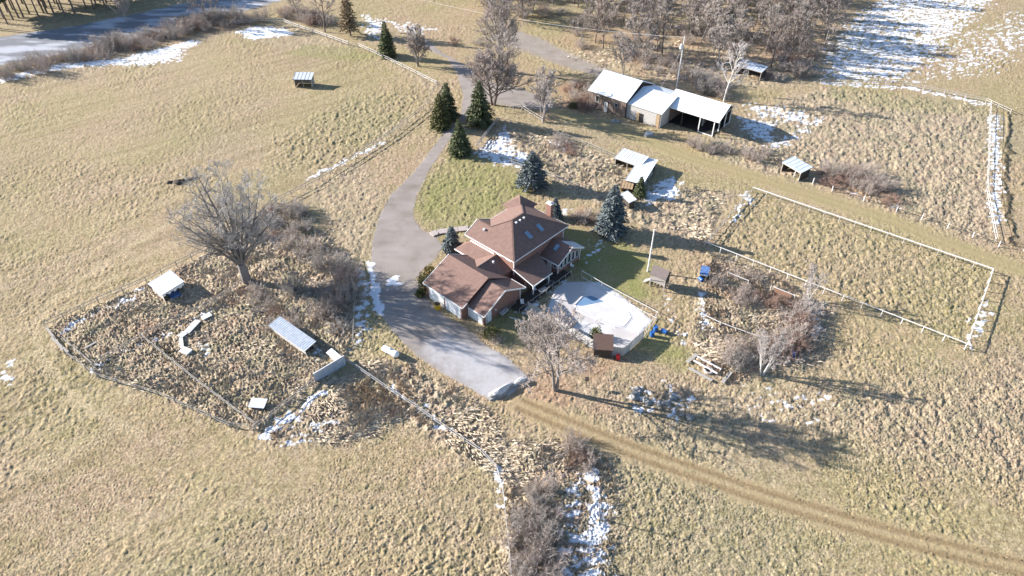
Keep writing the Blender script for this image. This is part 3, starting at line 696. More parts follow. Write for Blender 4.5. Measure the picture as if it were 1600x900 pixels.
# ------------------------------------------------------------------ barn in three sections
BO = P(925, 167.5); BA = math.radians(-39.0)
barn = empty('barn', BO, 'long old barn of three joined sections under white metal roofs', 'barn', rz=BA)
def bpart(mb, name, mt, parent=None, **kw): return mb.build(name, M[mt], parent or barn, **kw)
def roof_ribs(mb, p00, p10, p01, p11, n, w=0.06, h=0.06):
    for k in range(n+1):
        t = k/n
        a = Vector(p00).lerp(Vector(p10), t) + Vector((0,0,0.012)); c = Vector(p01).lerp(Vector(p11), t) + Vector((0,0,0.012))
        mb.beam(a, c, w, h)
def gable_roof(parent_fn, u0, u1, v0, vr, v1, z0, zr, nm, mt, ribs=8, z2=None):
    z2 = z0 if z2 is None else z2
    b = MB(); b.slab([(u0,v0,z0),(u1,v0,z0),(u1,vr,zr),(u0,vr,zr)], 0.12); b.slab([(u0,vr,zr),(u1,vr,zr),(u1,v1,z2),(u0,v1,z2)], 0.12)
    r = parent_fn(b, nm, mt)
    q = MB(); roof_ribs(q, (u0+0.05,v0,z0), (u1-0.05,v0,z0), (u0+0.05,vr,zr), (u1-0.05,vr,zr), ribs); roof_ribs(q, (u0+0.05,v1,z2), (u1-0.05,v1,z2), (u0+0.05,vr,zr), (u1-0.05,vr,zr), ribs)
    parent_fn(q, 'rib', mt, r)
    return r
gable_roof(bpart, -1.4, 9.8, -0.35, 6.4, 13.1, 4.25, 7.3, 'roof', 'white_roof', 12)
def board_wall(fn, mt, p, q, h0, h1, n, parent=None, seed=0, skip=()):
    """upright boards from p to q, each a plank of its own"""
    p = Vector((*p, 0)); q = Vector((*q, 0)); d = (q-p)/n; rng = random.Random(seed)
    nrm = Vector((d.y, -d.x, 0)).normalized()
    for k in range(n):
        if k in skip: continue
        a = p + d*k; c = a + d*0.94; off = nrm*rng.uniform(0.0, 0.05)
        ha = h0 + (h1-h0)*k/n; b = MB()
        vs = []
        for s_, w in ((off, 0), (off - nrm*0.08, 0)):
            vs += [a+s_, c+s_, c+s_+Vector((0,0,ha - rng.uniform(0, .05))), a+s_+Vector((0,0,ha))]
        b.add(vs, [(0,1,2,3),(7,6,5,4),(0,4,5,1),(1,5,6,2),(2,6,7,3),(3,7,4,0)])
        fn(b, 'board', mt, parent)
b = MB(); b.prism([(0.09,0),(0.09,4.35),(6.4,7.1),(12.5,4.4),(12.5,0)], -0.95, 9.4, 0); bpart(b, 'wall', 'dark_wood')
board_wall(bpart, 'barn_wood', (-1.0,0.0), (9.5,0.0), 4.35, 4.35, 28, seed=4)
def plank_frame(u0, u1, z0, z1, v, name, mt, inner):
    b = MB(); b.box((u0,v-0.10,z0),(u1,v-0.06,z1)); f = bpart(b, name, inner)
    q = MB(); q.beam((u0,v-0.12,z0),(u1,v-0.12,z0),0.06,0.1); q.beam((u0,v-0.12,z1),(u1,v-0.12,z1),0.06,0.1); q.beam((u0,v-0.12,z0),(u0,v-0.12,z1),0.06,0.1); q.beam((u1,v-0.12,z0),(u1,v-0.12,z1),0.06,0.1); bpart(q, 'frame', mt, f)
plank_frame(0.9, 1.9, 1.9, 3.5, 0, 'window', 'pale_wood', 'dark')
plank_frame(3.6, 4.4, 0.1, 2.5, 0, 'door', 'white', 'pale_wood')
plank_frame(6.4, 7.3, 2.1, 3.1, 0, 'window', 'pale_wood', 'glass')
# middle
gable_roof(bpart, 9.83, 19.1, 0.15, 7.0, 13.6, 3.8, 5.75, 'roof', 'white_roof', 10)
b = MB(); b.prism([(0.55,0),(0.55,3.75),(7.0,5.5),(13.0,3.85),(13.0,0)], 9.45, 18.8, 0); bpart(b, 'wall', 'pale_wood')
b = MB(); b.box((13.1,0.46,0.0),(14.2,0.56,2.2)); dr = bpart(b, 'doorway', 'dark')
b = MB(); b.box((12.4,0.40,0.0),(13.08,0.50,2.3)); bpart(b, 'open_door', 'tan_wood')
b = MB(); b.box((17.7,0.44,0.0),(18.5,0.52,3.7)); bpart(b, 'corner_board', 'tan_wood')
for k in range(10):
    b = MB(); b.box((9.5,0.50,0.05+k*0.36),(13.05 if k < 6 else 17.6,0.53,0.36+k*0.36)); bpart(b, 'board', 'pale_wood')
    if k < 6: b = MB(); b.box((14.25,0.50,0.05+k*0.36),(17.6,0.53,0.36+k*0.36)); bpart(b, 'board', 'pale_wood')
# open shed end
gable_roof(bpart, 17.3, 31.5, 4.2, 9.2, 14.3, 4.0, 6.5, 'roof', 'white_roof', 14)
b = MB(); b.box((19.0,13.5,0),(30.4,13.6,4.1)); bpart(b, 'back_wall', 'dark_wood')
b = MB(); b.box((18.98,4.7,0.1),(30.2,13.48,0.22)); bpart(b, 'interior_shade_floor', 'dark')  # near-black floor added to imitate the shade inside the open end
b = MB(); b.prism([(4.6,0),(4.6,3.95),(9.2,6.2),(13.6,4.1),(13.6,0)], 18.85, 18.95, 0); bpart(b, 'inner_wall', 'barn_wood')
b = MB(); b.prism([(4.5,4.05),(9.2,6.3),(13.8,4.1)], 17.6, 17.7, 0); bpart(b, 'gable_end', 'barn_wood')
for u in (22.2, 26.7, 30.3):
    b = MB(); b.beam((u,4.6,0),(u,4.6,3.95),0.2,0.2); bpart(b, 'post', 'white' if u > 24 else 'dark_wood')
for v in (7.6, 10.7, 13.5):
    b = MB(); b.beam((30.35,v,0),(30.35,v,4.0),0.18,0.18); bpart(b, 'post', 'white')
b = MB(); b.beam((26.75,4.58,0.12),(30.3,4.58,0.12),0.12,0.16); b.beam((30.4,4.6,3.9),(30.4,13.5,3.9),0.14,0.2); b.beam((30.4,10.7,0.3),(30.4,13.5,0.3),0.1,0.14); bpart(b, 'tie_beam', 'white')
b = MB(); b.prism([(4.5,4.05),(9.2,6.3),(13.8,4.05)], 30.45, 30.53, 0); bpart(b, 'gable_end', 'dark_wood')

# ------------------------------------------------------------------ open sheds and shelters
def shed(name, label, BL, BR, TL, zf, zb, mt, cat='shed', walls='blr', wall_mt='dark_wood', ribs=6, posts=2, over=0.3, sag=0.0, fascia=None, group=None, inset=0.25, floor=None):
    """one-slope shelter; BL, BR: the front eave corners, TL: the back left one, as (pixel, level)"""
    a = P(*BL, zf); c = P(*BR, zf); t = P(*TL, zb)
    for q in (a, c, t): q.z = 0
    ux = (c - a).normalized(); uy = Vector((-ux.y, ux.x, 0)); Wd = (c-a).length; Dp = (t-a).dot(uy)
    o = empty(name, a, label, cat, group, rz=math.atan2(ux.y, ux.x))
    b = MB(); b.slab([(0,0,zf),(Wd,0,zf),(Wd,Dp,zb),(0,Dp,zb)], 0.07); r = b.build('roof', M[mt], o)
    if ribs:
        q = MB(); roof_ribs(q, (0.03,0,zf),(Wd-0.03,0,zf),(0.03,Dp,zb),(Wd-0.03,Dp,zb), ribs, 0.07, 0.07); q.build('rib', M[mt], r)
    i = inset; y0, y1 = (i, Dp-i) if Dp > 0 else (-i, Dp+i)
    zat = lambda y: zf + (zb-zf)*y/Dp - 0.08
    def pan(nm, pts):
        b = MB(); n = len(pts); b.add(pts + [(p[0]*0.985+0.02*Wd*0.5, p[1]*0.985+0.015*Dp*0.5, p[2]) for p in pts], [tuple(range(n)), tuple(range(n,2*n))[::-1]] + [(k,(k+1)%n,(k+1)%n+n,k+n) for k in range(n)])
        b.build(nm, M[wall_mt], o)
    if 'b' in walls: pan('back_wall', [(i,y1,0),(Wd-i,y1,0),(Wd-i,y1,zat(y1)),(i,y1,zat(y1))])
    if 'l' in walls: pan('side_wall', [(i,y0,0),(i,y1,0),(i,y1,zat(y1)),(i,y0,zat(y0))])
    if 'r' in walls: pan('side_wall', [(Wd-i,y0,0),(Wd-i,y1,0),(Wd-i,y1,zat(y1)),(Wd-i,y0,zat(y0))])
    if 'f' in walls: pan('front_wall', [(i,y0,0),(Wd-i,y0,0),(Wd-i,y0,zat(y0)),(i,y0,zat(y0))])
    for k in range(posts):
        u = i + (Wd-2*i)*(k/(posts-1) if posts > 1 else 0.5)
        b = MB(); b.beam((u,y0-0.06,0),(u,y0-0.06,zat(y0)),0.13,0.13); b.build('post', M['grey_wood'], o)
    if posts:
        b = MB(); b.beam((0.05,0.02,zf-0.14),(Wd-0.05,0.02,zf-0.14),0.07,0.16); b.build('eave_beam', M[fascia or 'grey_wood'], o)
    return o, Wd, Dp
zb_ = lambda x, y: (900+x/4, 60+y/4)
shed('run_in_shed', 'long low run-in shed at the wood edge behind the barn', zb_(1000,166), zb_(1163,212), zb_(1048,132), 2.4, 2.9, 'grey_roof', walls='blr', posts=3, ribs=8, wall_mt='dark_wood')  # walls coloured dark to imitate the shade within the open front
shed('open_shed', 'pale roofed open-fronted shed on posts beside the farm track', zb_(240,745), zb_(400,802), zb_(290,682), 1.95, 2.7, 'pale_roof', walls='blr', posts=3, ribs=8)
o, Wd, Dp = shed('livestock_shelter', 'white roofed shelter standing crosswise against the open-fronted shed', zb_(308,886), zb_(420,912), zb_(481,752), 2.0, 2.15, 'white_roof', walls='blf', posts=0, ribs=7)
for k in range(5):
    y = 0.4 + (Dp-0.8)*k/4
    b = MB(); b.beam((Wd-0.3,y,0),(Wd-0.3,y,1.95),0.12,0.12); b.build('post', M['grey_wood'], o)
for k in range(2):
    y0 = 0.8 + k*(Dp-1)*0.45
    b = MB(); b.beam((Wd-0.18,y0,0.3),(Wd-0.18,y0+3,0.3),0.05,0.1); b.beam((Wd-0.18,y0,1.15),(Wd-0.18,y0+3,1.15),0.05,0.1); b.beam((Wd-0.18,y0,0.3),(Wd-0.18,y0+3,1.15),0.05,0.1); b.build('gate_rail', M['white_rail'], o)
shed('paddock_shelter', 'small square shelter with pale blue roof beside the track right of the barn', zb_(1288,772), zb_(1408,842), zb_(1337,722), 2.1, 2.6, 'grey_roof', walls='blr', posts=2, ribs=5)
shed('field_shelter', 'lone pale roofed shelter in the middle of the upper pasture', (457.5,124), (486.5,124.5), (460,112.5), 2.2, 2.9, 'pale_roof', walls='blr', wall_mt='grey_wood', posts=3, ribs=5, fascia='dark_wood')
o, Wd, Dp = shed('goat_shelter', 'white roofed shelter at the corner of the weedy enclosure left of the oak', (231,443), (252,461.5), (265,421), 1.9, 2.3, 'white_roof', walls='flb', wall_mt='pale_wood', posts=0, ribs=4)
b = MB()
for k in range(8):
    b.box((Wd+0.02, 0.15+k*(Dp-0.3)/8, 1.45+(0.25 if k % 2 else 0)), (Wd+0.06, 0.15+(k+1)*(Dp-0.3)/8-0.03, 1.9+0.04*k))
b.build('tarp_edge', M['white'], o)
b = MB(); b.box((Wd*0.6,Dp*0.3,0.01),(Wd+0.3,Dp*0.7,0.6)); b.build('manger', M['blue_tarp'], o)
shed('feed_shed', 'long narrow shed with corrugated pale blue roof in the weedy enclosure', (419.5,508.5), (476,549), (440.5,496), 1.5, 1.9, 'grey_roof', walls='bfl', wall_mt='pale_wood', posts=0, ribs=22)
shed('hen_house', 'small white roofed hen house between the long shed and the iron wall', (509.6,551), (528,566.8), (517.5,543.5), 1.4, 1.65, 'white_roof', cat='hen house', walls='blrf', wall_mt='grey_wood', posts=0, ribs=0)
shed('low_hutch', 'low hutch with flat grey lid among weeds near the enclosure corner', (387,636), (412,638), (391,621), 0.8, 0.95, 'pale_roof', cat='hutch', walls='blr', wall_mt='dark_wood', posts=0, ribs=0)
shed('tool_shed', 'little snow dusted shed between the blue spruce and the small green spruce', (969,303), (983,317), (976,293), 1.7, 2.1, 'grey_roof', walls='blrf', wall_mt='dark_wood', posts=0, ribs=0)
o, Wd, Dp = shed('lumber_stack_cover', 'tan wooden lean-to in front of the crosswise shelter', (969,293), (988,296), (976,283), 1.1, 1.6, 'tan_wood', cat='lean-to', walls='blr', wall_mt='tan_wood', posts=0, ribs=4)
o, Wd, Dp = shed('tarped_hut', 'small hut under a blue tarpaulin at the garden corner', (1093,428), (1106,431), (1100,415), 1.3, 1.9, 'blue_tarp', cat='hut', walls='blr', wall_mt='grey_wood', posts=2, ribs=0)

# corrugated iron windbreak
a, c = P(493.5,599), P(541,570)
o = empty('windbreak_wall', a, 'blue-grey corrugated iron wall at the enclosure gate', 'wall', rz=math.atan2((c-a).y, (c-a).x))
L = (c-a).length; n = 24
for k in range(8):
    b = MB(); vs = []; fs = []
    m = 12
    for i in range(m+1):
        u = L*(k + i/m*0.99)/8; y = 0.04*math.sin(i/m*2*math.pi*3)
        vs += [(u,y,0),(u,y,1.9)]
    nn = len(vs); vs += [(v[0], v[1]+0.03, v[2]) for v in vs]
    for i in range(m): fs += [(2*i,2*i+2,2*i+3,2*i+1), (nn+2*i,nn+2*i+1,nn+2*i+3,nn+2*i+2), (2*i+1,2*i+3,nn+2*i+3,nn+2*i+1)]
    b.add(vs, fs); b.build('sheet', M['grey_roof'], o)
b = MB(); b.beam((0,0.1,1.92),(L,0.1,1.92),0.16,0.1); b.build('top_rail', M['white_rail'], o)

# zigzag of snow-topped panels
zz = [(326,497),(303,512),(297,521),(287,528),(284,534),(284,544),(293,553)]
o = empty('panel_barrier', P(*zz[0]), 'zigzag row of low pale panels lying in the weeds', 'panels')
for i, (p, q, w) in enumerate((((331,494),(317,501),1.0),((311,504),(293,523),1.05),((291,523),(282,530),1.0),((284,531),(286,547),0.55),((285,549),(298,554),1.2))):
    A = P(*p)-o.location; B = P(*q)-o.location; b = MB(); b.beam(A+Vector((0,0,0.5)), B+Vector((0,0,0.5)), w, 0.12); b.beam(A+Vector((0,0,0.2)), B+Vector((0,0,0.2)), w*0.7, 0.5); b.build('panel', M['white_rail'], o)
# planks lying at the enclosure's left corner
for i, (p, q, lab) in enumerate((((75,515),(100,550),'long grey plank lying along the enclosure end'),((82,530),(108,553),'shorter grey plank leaning beside the long one'),((133,547),(152,537),'pale board lying in the weeds of the enclosure'))):
    o = empty('plank', P(*p), lab, 'plank'); A = Vector((0,0,0.35)); B = P(*q)-P(*p)+Vector((0,0,0.4)); b = MB(); b.beam(A, B, 0.35, 0.07); b.build('board', M['grey_wood'], o)
    b = MB(); b.beam(A.lerp(B,0.2)-Vector((0,0,0.35)), A.lerp(B,0.2)-Vector((0,0,0.04)), 0.2, 0.2); b.beam(A.lerp(B,0.8)-Vector((0,0,0.35)), A.lerp(B,0.8)-Vector((0,0,0.04)), 0.2, 0.2); b.build('bearer', M['dark_wood'], o)

# playhouse on legs
a = P(1029, 447); o = empty('playhouse', a, 'wooden playhouse with grey gable roof on legs beside the lawn', 'playhouse', rz=math.radians(-36))
b = MB(); b.slab([(-1.5,-1.15,2.75),(1.5,-1.15,2.75),(1.5,0,4.0),(-1.5,0,4.0)],0.1); b.slab([(-1.5,0,4.0),(1.5,0,4.0),(1.5,1.15,2.75),(-1.5,1.15,2.75)],0.1); b.build('roof', M['shed_shingle'], o)
for x in (-1.3, 1.3):
    for y in (-0.8, 0.8): b = MB(); b.beam((x,y,0),(x,y,2.95),0.14,0.14); b.build('leg', M['grey_wood'], o)
b = MB(); b.box((-1.35,-0.85,1.15),(1.35,0.85,1.27)); b.build('platform', M['grey_wood'], o)
b = MB(); b.prism([(-0.85,2.95),(0,3.82),(0.85,2.95),(0.85,1.28),(-0.85,1.28)], 1.25, 1.33, 0); b.build('end_wall', M['dark_wood'], o)
b = MB(); b.box((-1.3,0.78,1.28),(1.3,0.84,2.9)); b.build('back_wall', M['dark_wood'], o)
for k in range(6): b = MB(); b.box((-1.62-0.2*k,-0.7,1.02-0.17*k),(-1.38-0.2*k,0.1,1.07-0.17*k)); b.build('step', M['white_rail'], o)
b = MB(); b.beam((-2.7,-0.73,0),(-1.35,-0.73,1.2),0.06,0.14); b.beam((-2.7,0.13,0),(-1.35,0.13,1.2),0.06,0.14); b.build('stringer', M['grey_wood'], o)

# pool house
a = P(941, 549); o = empty('pool_house', a, 'small pool shed with dark brown shingle roof inside the board fence', 'shed', rz=math.radians(-6))
b = MB(); b.slab([(-1.55,-1.35,1.65),(1.55,-1.35,1.65),(1.55,1.35,2.45),(-1.55,1.35,2.45)],0.1); b.build('roof', M['shingle_dark'], o)
b = MB(); b.prism([(-1.2,0),(1.2,0),(1.2,2.28),(-1.2,1.58)], -1.35, 1.35, 0); b.build('wall', M['dark_wood'], o)
b = MB(); b.box((1.36,-0.4,0.05),(1.4,0.4,1.6)); b.build('door', M['grey_wood'], o)

# ------------------------------------------------------------------ swimming pool
PC = sum((Vector((*p, 0)) for p in POOL_W), Vector())/8
pool = empty('swimming_pool', PC, 'snow filled swimming pool with blue shadow painted at one end', 'pool')
rel = [Vector((p[0]-PC.x, p[1]-PC.y, 0)) for p in POOL_W]
b = MB()
for i in range(8):
    p, q = rel[i], rel[(i+1) % 8]; b.add([p*1.0+Vector((0,0,0.05)), q+Vector((0,0,0.05)), q-Vector((0,0,1.6)), p-Vector((0,0,1.6)), p*0.985-Vector((0,0,1.6)), q*0.985-Vector((0,0,1.6)), q*0.985+Vector((0,0,.1)), p*0.985+Vector((0,0,.1))],
        [(0,1,2,3),(4,5,6,7),(0,7,6,1),(3,2,5,4)])
b.build('liner', M['snow'], pool)
for i in (6, 7):
    b = MB(); p, q = rel[i], rel[(i+1) % 8]
    b.slab([p*0.99+Vector((0,0,0.14)), q*0.99+Vector((0,0,0.14)), q*1.05+Vector((0,0,0.14)), p*1.05+Vector((0,0,0.14))], 0.12); b.build('coping', M['snow'], pool)
b = MB(); b.slab([(*(p*1.05)[:2], 0.05) for p in rel], 0.1); b.build('snow_cover', M['snow'], pool)
q_ = [p*0.98 for p in rel]; b = MB(); b.slab([(*v[:2], 0.066) for v in (q_[0], q_[7], q_[6], q_[6].lerp(q_[5], 0.34), q_[0].lerp(q_[5], 0.12))], 0.02); b.build('blue_shade_patch', M['liner'], pool)  # blue sheet painted as the shadow in the pool's left end

# ------------------------------------------------------------------ fences
def unit_box(name, mt):
    b = MB(); b.box((-0.5,-0.5,0),(0.5,0.5,1)); return b.mesh(name, M[mt])
_um = {}
def um(nm, mt):
    k = (nm, mt)
    if k not in _um: _um[k] = unit_box(nm, mt)
    return _um[k]
frng = random.Random(8)
def seg_obj(nm, mt, parent, p, q, w, h):
    """a rail from p to q: unit box laid along the line"""
    d = Vector(q) - Vector(p); o = link(nm, um(nm, mt), parent, p, d.to_track_quat('Z', 'Y').to_euler(), (w, h, d.length)); return o
def fence(label, px, step=3.0, h=1.2, rails=(1.0, 0.55), rmt='grey_wood', pmt='grey_wood', rw=0.05, rh=0.12, pw=0.13, world=None, name='fence', tilt=0.03, post_d=None):
    pts = world or [P(*p) for p in px]
    o = empty(name, pts[0], label, 'fence')
    posts = []
    for i in range(len(pts)-1):
        a, c = pts[i], pts[i+1]; n = max(1, round((c-a).length/step))
        for k in range(n): posts.append(a.lerp(c, k/n))
    posts.append(pts[-1])
    for p in posts:
        link('post', um('post', pmt), o, p - pts[0], (frng.uniform(-tilt,tilt), frng.uniform(-tilt,tilt), frng.uniform(0,0.4)), (pw, pw, h*frng.uniform(0.94,1.08)))
    for a, c in zip(posts, posts[1:]):
        for r in rails:
            z0 = h*r + frng.uniform(-0.02,0.02); z1 = h*r + frng.uniform(-0.02,0.02)
            seg_obj('rail', rmt, o, a - pts[0] + Vector((0,0,z0)), c - pts[0] + Vector((0,0,z1)), rw, rh)
    return o
fence('pale rail fence along the pasture left of the driveway entrance', [(560,74),(578,82),(640,112),(683,134)], rmt='white_rail', rh=0.09)
fence('post and rail fence between pasture and driveway', [(683,134),(662,172),(610,212),(556,247),(500,283),(432,318)], step=3.4, rmt='grey_wood')
fence('old fence along the upper side of the weedy enclosure', [(432,318),(380,365),(300,406),(230,442),(155,474),(73,512)], step=3.2, h=1.25)
fence('broken fence at the lower left edge of the weedy enclosure', [(73,512),(103,553),(153,590),(247,617),(360,667),(400,672)], step=3.4, h=1.0, rails=(0.9,0.4), rh=0.08)
fence('cross fence with snow at its foot inside the weedy enclosure', [(223,529),(337,475),(385,440)], step=2.8, h=1.15)
fence('short cross fence in the left pen of the weedy enclosure', [(100,533),(147,573),(223,529)], step=2.8, h=1.0)
fence('leaning fence running diagonally down through the weedy enclosure', [(223,529),(307,597),(353,632),(400,667)], step=3.0, h=1.05, tilt=0.12)
fence('fence from the iron wall down to the bottom enclosure corner', [(494,598),(400,672)], step=2.6, h=1.1)
fence('long snow topped fence curving down to the lower edge of the photo', [(541,566),(600,607),(652,641),(700,675),(752,709),(776,735),(786,770),(791,820),(797,880),(803,960)], step=3.0, h=1.1, rmt='fence_board', rails=(1.0,0.55), rh=0.06, rw=0.06)
fence('fence in the brush beside the driveway parking', [(545,405),(556,470),(552,540)], step=2.8, h=1.2, rails=(0.95,0.5), rh=0.08)
fence('white rail fence on the upper side of the large paddock', [(1175,300),(1548,428)], step=3.0, h=1.15, rmt='white_rail', pmt='grey_wood', rails=(1.0,), rh=0.14, rw=0.12, pw=0.10)
fence('white rail fence on the lower side of the large paddock', [(1100,386),(1507,546)], step=3.0, h=1.25, rmt='white_rail', pmt='white_rail', rails=(1.0,), rh=0.11, rw=0.09, pw=0.09)
fence('white rail fence at the right end of the large paddock', [(1507,546),(1548,428)], step=3.0, h=1.15, rmt='white_rail', pmt='white_rail', rails=(1.0,), rh=0.12, rw=0.10)
fence('low weathered fence at the left end of the large paddock', [(1100,386),(1175,300)], step=3.0, h=1.1, rails=(0.9,0.45))
fence('wire fence with pale leaning posts along the farm track', [(1240,276),(1300,299),(1400,331),(1480,357),(1560,386),(1640,398)], step=5.2, h=1.35, rmt='dark_wood', pmt='white_rail', rails=(0.95,0.55), rh=0.05, tilt=0.12)
fence('pale fence with snow at its foot down the right edge field', [(1546,165),(1543,240),(1540,300),(1546,335),(1554,378)], step=3.4, h=1.25, rmt='white_rail', rails=(1.0,0.5), rh=0.06)
fence('low fence between snowy field and rough meadow', [(1282,129),(1340,131),(1411,134),(1475,147),(1540,160),(1578,178)], step=4.2, h=1.1, rmt='grey_wood')
fence('brown board fence at the end of the snowy pen beside the spruces', [(745,231),(777,191)], step=2.8, h=1.2, rails=(1.0,0.7,0.4), rh=0.2)
fence('thin rail fence along the farm lane above the snowy pen', [(777,191),(840,204),(900,222),(960,248)], step=3.6, h=1.15, rh=0.07)
fence('thin fence with corner post behind the house spruce', [(745,231),(800,256),(838,268),(880,287),(930,304)], step=3.6, h=1.2, rh=0.07)
fence('grey rail fence by the bare trees at the lane', [(790,176),(815,172),(848,192)], step=2.8, h=1.3)
fence('short pale rail in the garden below the white paddock fence', [(1136,433),(1168,446)], step=2.6, h=1.1, rmt='white_rail', rails=(0.95,))
fence('white rail with hanging brown mat in the garden', [(1203,455),(1240,470)], step=3.0, h=1.2, rmt='white_rail', rails=(0.97,))
fence('thin pale rail fence across the weedy garden', [(1096,497),(1125,511),(1197,537)], step=2.9, h=1.0, rmt='white_rail', rails=(0.95,))
fence('pale rail fence round the snow patch at the top of the pasture', [(368,40),(408,35),(444,36),(457,42),(500,56),(545,72)], step=3.4, h=1.3, rmt='white_rail', rails=(1.0,0.55))
# pool fence of boards
def board_fence(label, pts, h=1.8):
    o = empty('board_fence', pts[0], label, 'fence')
    me = {m: um('board', m) for m in ('fence_board',)}
    for a, c in zip(pts, pts[1:]):
        n = max(1, int((c-a).length/0.205)); d = (c-a)/n; rz = math.atan2(d.y, d.x)
        for k in range(n):
            p = a + d*(k+0.5) - pts[0]
            link('board', me['fence_board'], o, p, (0, frng.uniform(-0.015,0.015), rz), (d.length*0.86, 0.03, h*frng.uniform(0.97,1.03)))
        for z in (0.35, 1.45): seg_obj('rail', 'grey_wood', o, a - pts[0] + Vector((0,0.06,z)), c - pts[0] + Vector((0,0.06,z)), 0.05, 0.1)
    for p in pts: link('post', um('post', 'grey_wood'), o, p - pts[0] + Vector((0,0.08,0)), (0,0,0.3), (0.12, 0.12, h*1.02))
z5 = lambda x, y: (800+x/5.625, 420+y/5.625)
board_fence('silvery upright board fence round the pool', [P(*z5(1150,610)), P(*z5(975,765)), P(*z5(790,750)), P(*z5(480,560)), P(*z5(140,362))])
fence('thin white rail fence on the garden side of the pool', None, world=[P(*z5(610,75)), P(*z5(785,180)), P(*z5(1270,440)), P(*z5(1150,610))], step=2.6, h=1.5, rmt='white_rail', rails=(1.0,0.1), rh=0.08, pw=0.08)

# ------------------------------------------------------------------ poles and wires
def pole(label, base, h, rx, arm=True, transformer=False):
    o = empty('utility_pole', base, label, 'utility pole'); b = MB(); b.tube((0,0,0),(0,0,h),0.17,0.11,8); b.build('post', M['white_rail'], o)
    if arm: b = MB(); b.beam((-0.9,0,h-0.5),(0.9,0,h-0.5),0.1,0.12); b.build('crossarm', M['grey_wood'], o)
    if transformer:
        b = MB(); b.tube((-0.5,0,h-3.1),(-0.5,0,h-2.0),0.33,0.33,10); b.tube((-0.5,0,h-2.0),(-0.5,0,h-1.85),0.33,0.1,10); b.build('transformer', M['tank'], o)
    return o
p1 = P(1057,137); pole('tall pale utility pole with transformer behind the barn', p1, 13.4, 0, False, True)
p2 = P(1012,424); pole('slim pale pole standing at the edge of the back lawn', p2, 9.0, 0, False)
def wire(label, a, c, sag, r=0.03):
    o = empty('overhead_wire', a, label, 'wire'); b = MB(); pr_ = None
    for k in range(17):
        t = k/16; q = a.lerp(c, t) - a - Vector((0,0,sag*4*t*(1-t)))
        if pr_ is not None: b.tube(pr_, q, r, r, 4, False)
        pr_ = q
    b.build('cable', M['white_rail'], o)
wire('overhead line running left from the tall utility pole over the lane', p1+Vector((0,0,13.2)), P(620,-10,9), 2.0)
wire('thin overhead line from the tall utility pole towards the barn roof', p1+Vector((0,0,11.0)), P(1030,140,5.5), 0.5, 0.02)

# ------------------------------------------------------------------ small things
# propane tank
a, c = P(601,549), P(621,559.5); d = (c-a).normalized(); o = empty('propane_tank', (a+c)/2, 'long white propane tank on the grass left of the parking area', 'tank', rz=math.atan2(d.y, d.x))
b = MB(); R_ = 0.52; prof = [(-1.6,0.02),(-1.56,0.22),(-1.42,0.42),(-1.2,R_),(1.2,R_),(1.42,0.42),(1.56,0.22),(1.6,0.02)]
for (x0,r0),(x1,r1) in zip(prof, prof[1:]): b.tube((x0,0,0.75),(x1,0,0.75),r0,r1,16,False)
b.build('body', M['tank'], o, smooth=True)
for x in (-0.8, 0.8): b = MB(); b.box((x-0.12,-0.35,0),(x+0.12,0.35,0.35)); b.build('foot', M['stone'], o)
b = MB(); b.tube((0,0,1.22),(0,0,1.42),0.2,0.2,10); b.tube((0,0,1.42),(0,0,1.5),0.2,0.08,10); b.build('valve_cover', M['tank'], o)
# drums and barrels
def drum(name, label, loc, r, h, mt, rot=(0,0,0), group=None, lidmt=None, open_=False):
    o = empty(name, loc, label, 'barrel', group); o.rotation_euler = rot
    b = MB()
    prof = [(0,r*0.97),(h*0.05,r),(h*0.32,r),(h*0.34,r*1.05),(h*0.37,r),(h*0.63,r),(h*0.66,r*1.05),(h*0.69,r),(h*0.95,r),(h,r*0.97)]
    for (z0,r0),(z1,r1) in zip(prof, prof[1:]): b.tube((0,0,z0),(0,0,z1),r0,r1,14,False)
    b.tube((0,0,0),(0,0,0.02),r*0.96,r*0.96,14); b.build('body', M[mt], o, smooth=True)
    b = MB(); b.tube((0,0,h*0.93),(0,0,h*0.95),r*0.96,r*0.96,14)
    if not open_: b.tube((r*0.5,0,h*0.95),(r*0.5,0,h*0.98),r*0.12,r*0.12,8)
    b.build('lid', M[lidmt or mt], o)
drum('yellow_drum', 'yellow drum with dark open top before the garage doors', P(684,482), 0.5, 1.05, 'yellow', lidmt='dark', open_=True)
G_ = 'blue barrels outside the pool fence'
drum('blue_barrel', 'blue barrel nearest the camera outside the pool fence corner', P(1018.5,525), 0.36, 0.95, 'blue', group=G_)
drum('blue_barrel', 'middle blue barrel standing close to the pool fence', P(1024,517), 0.36, 0.95, 'blue', group=G_)
drum('blue_barrel', 'blue barrel lying on its side farthest from the pool fence', P(1033,518)+Vector((0,0,0.37)), 0.36, 0.95, 'blue', rot=(math.radians(90),0,math.radians(50)), group=G_)
drum('blue_barrel', 'lone blue barrel by the brown thicket in the weedy garden', P(1238,558), 0.36, 0.95, 'blue')
drum('blue_barrel', 'blue drum lying beside the blue tarpaulin hut', P(1092,436)+Vector((0,0,0.37)), 0.36, 0.95, 'blue', rot=(math.radians(90),0,0.4))
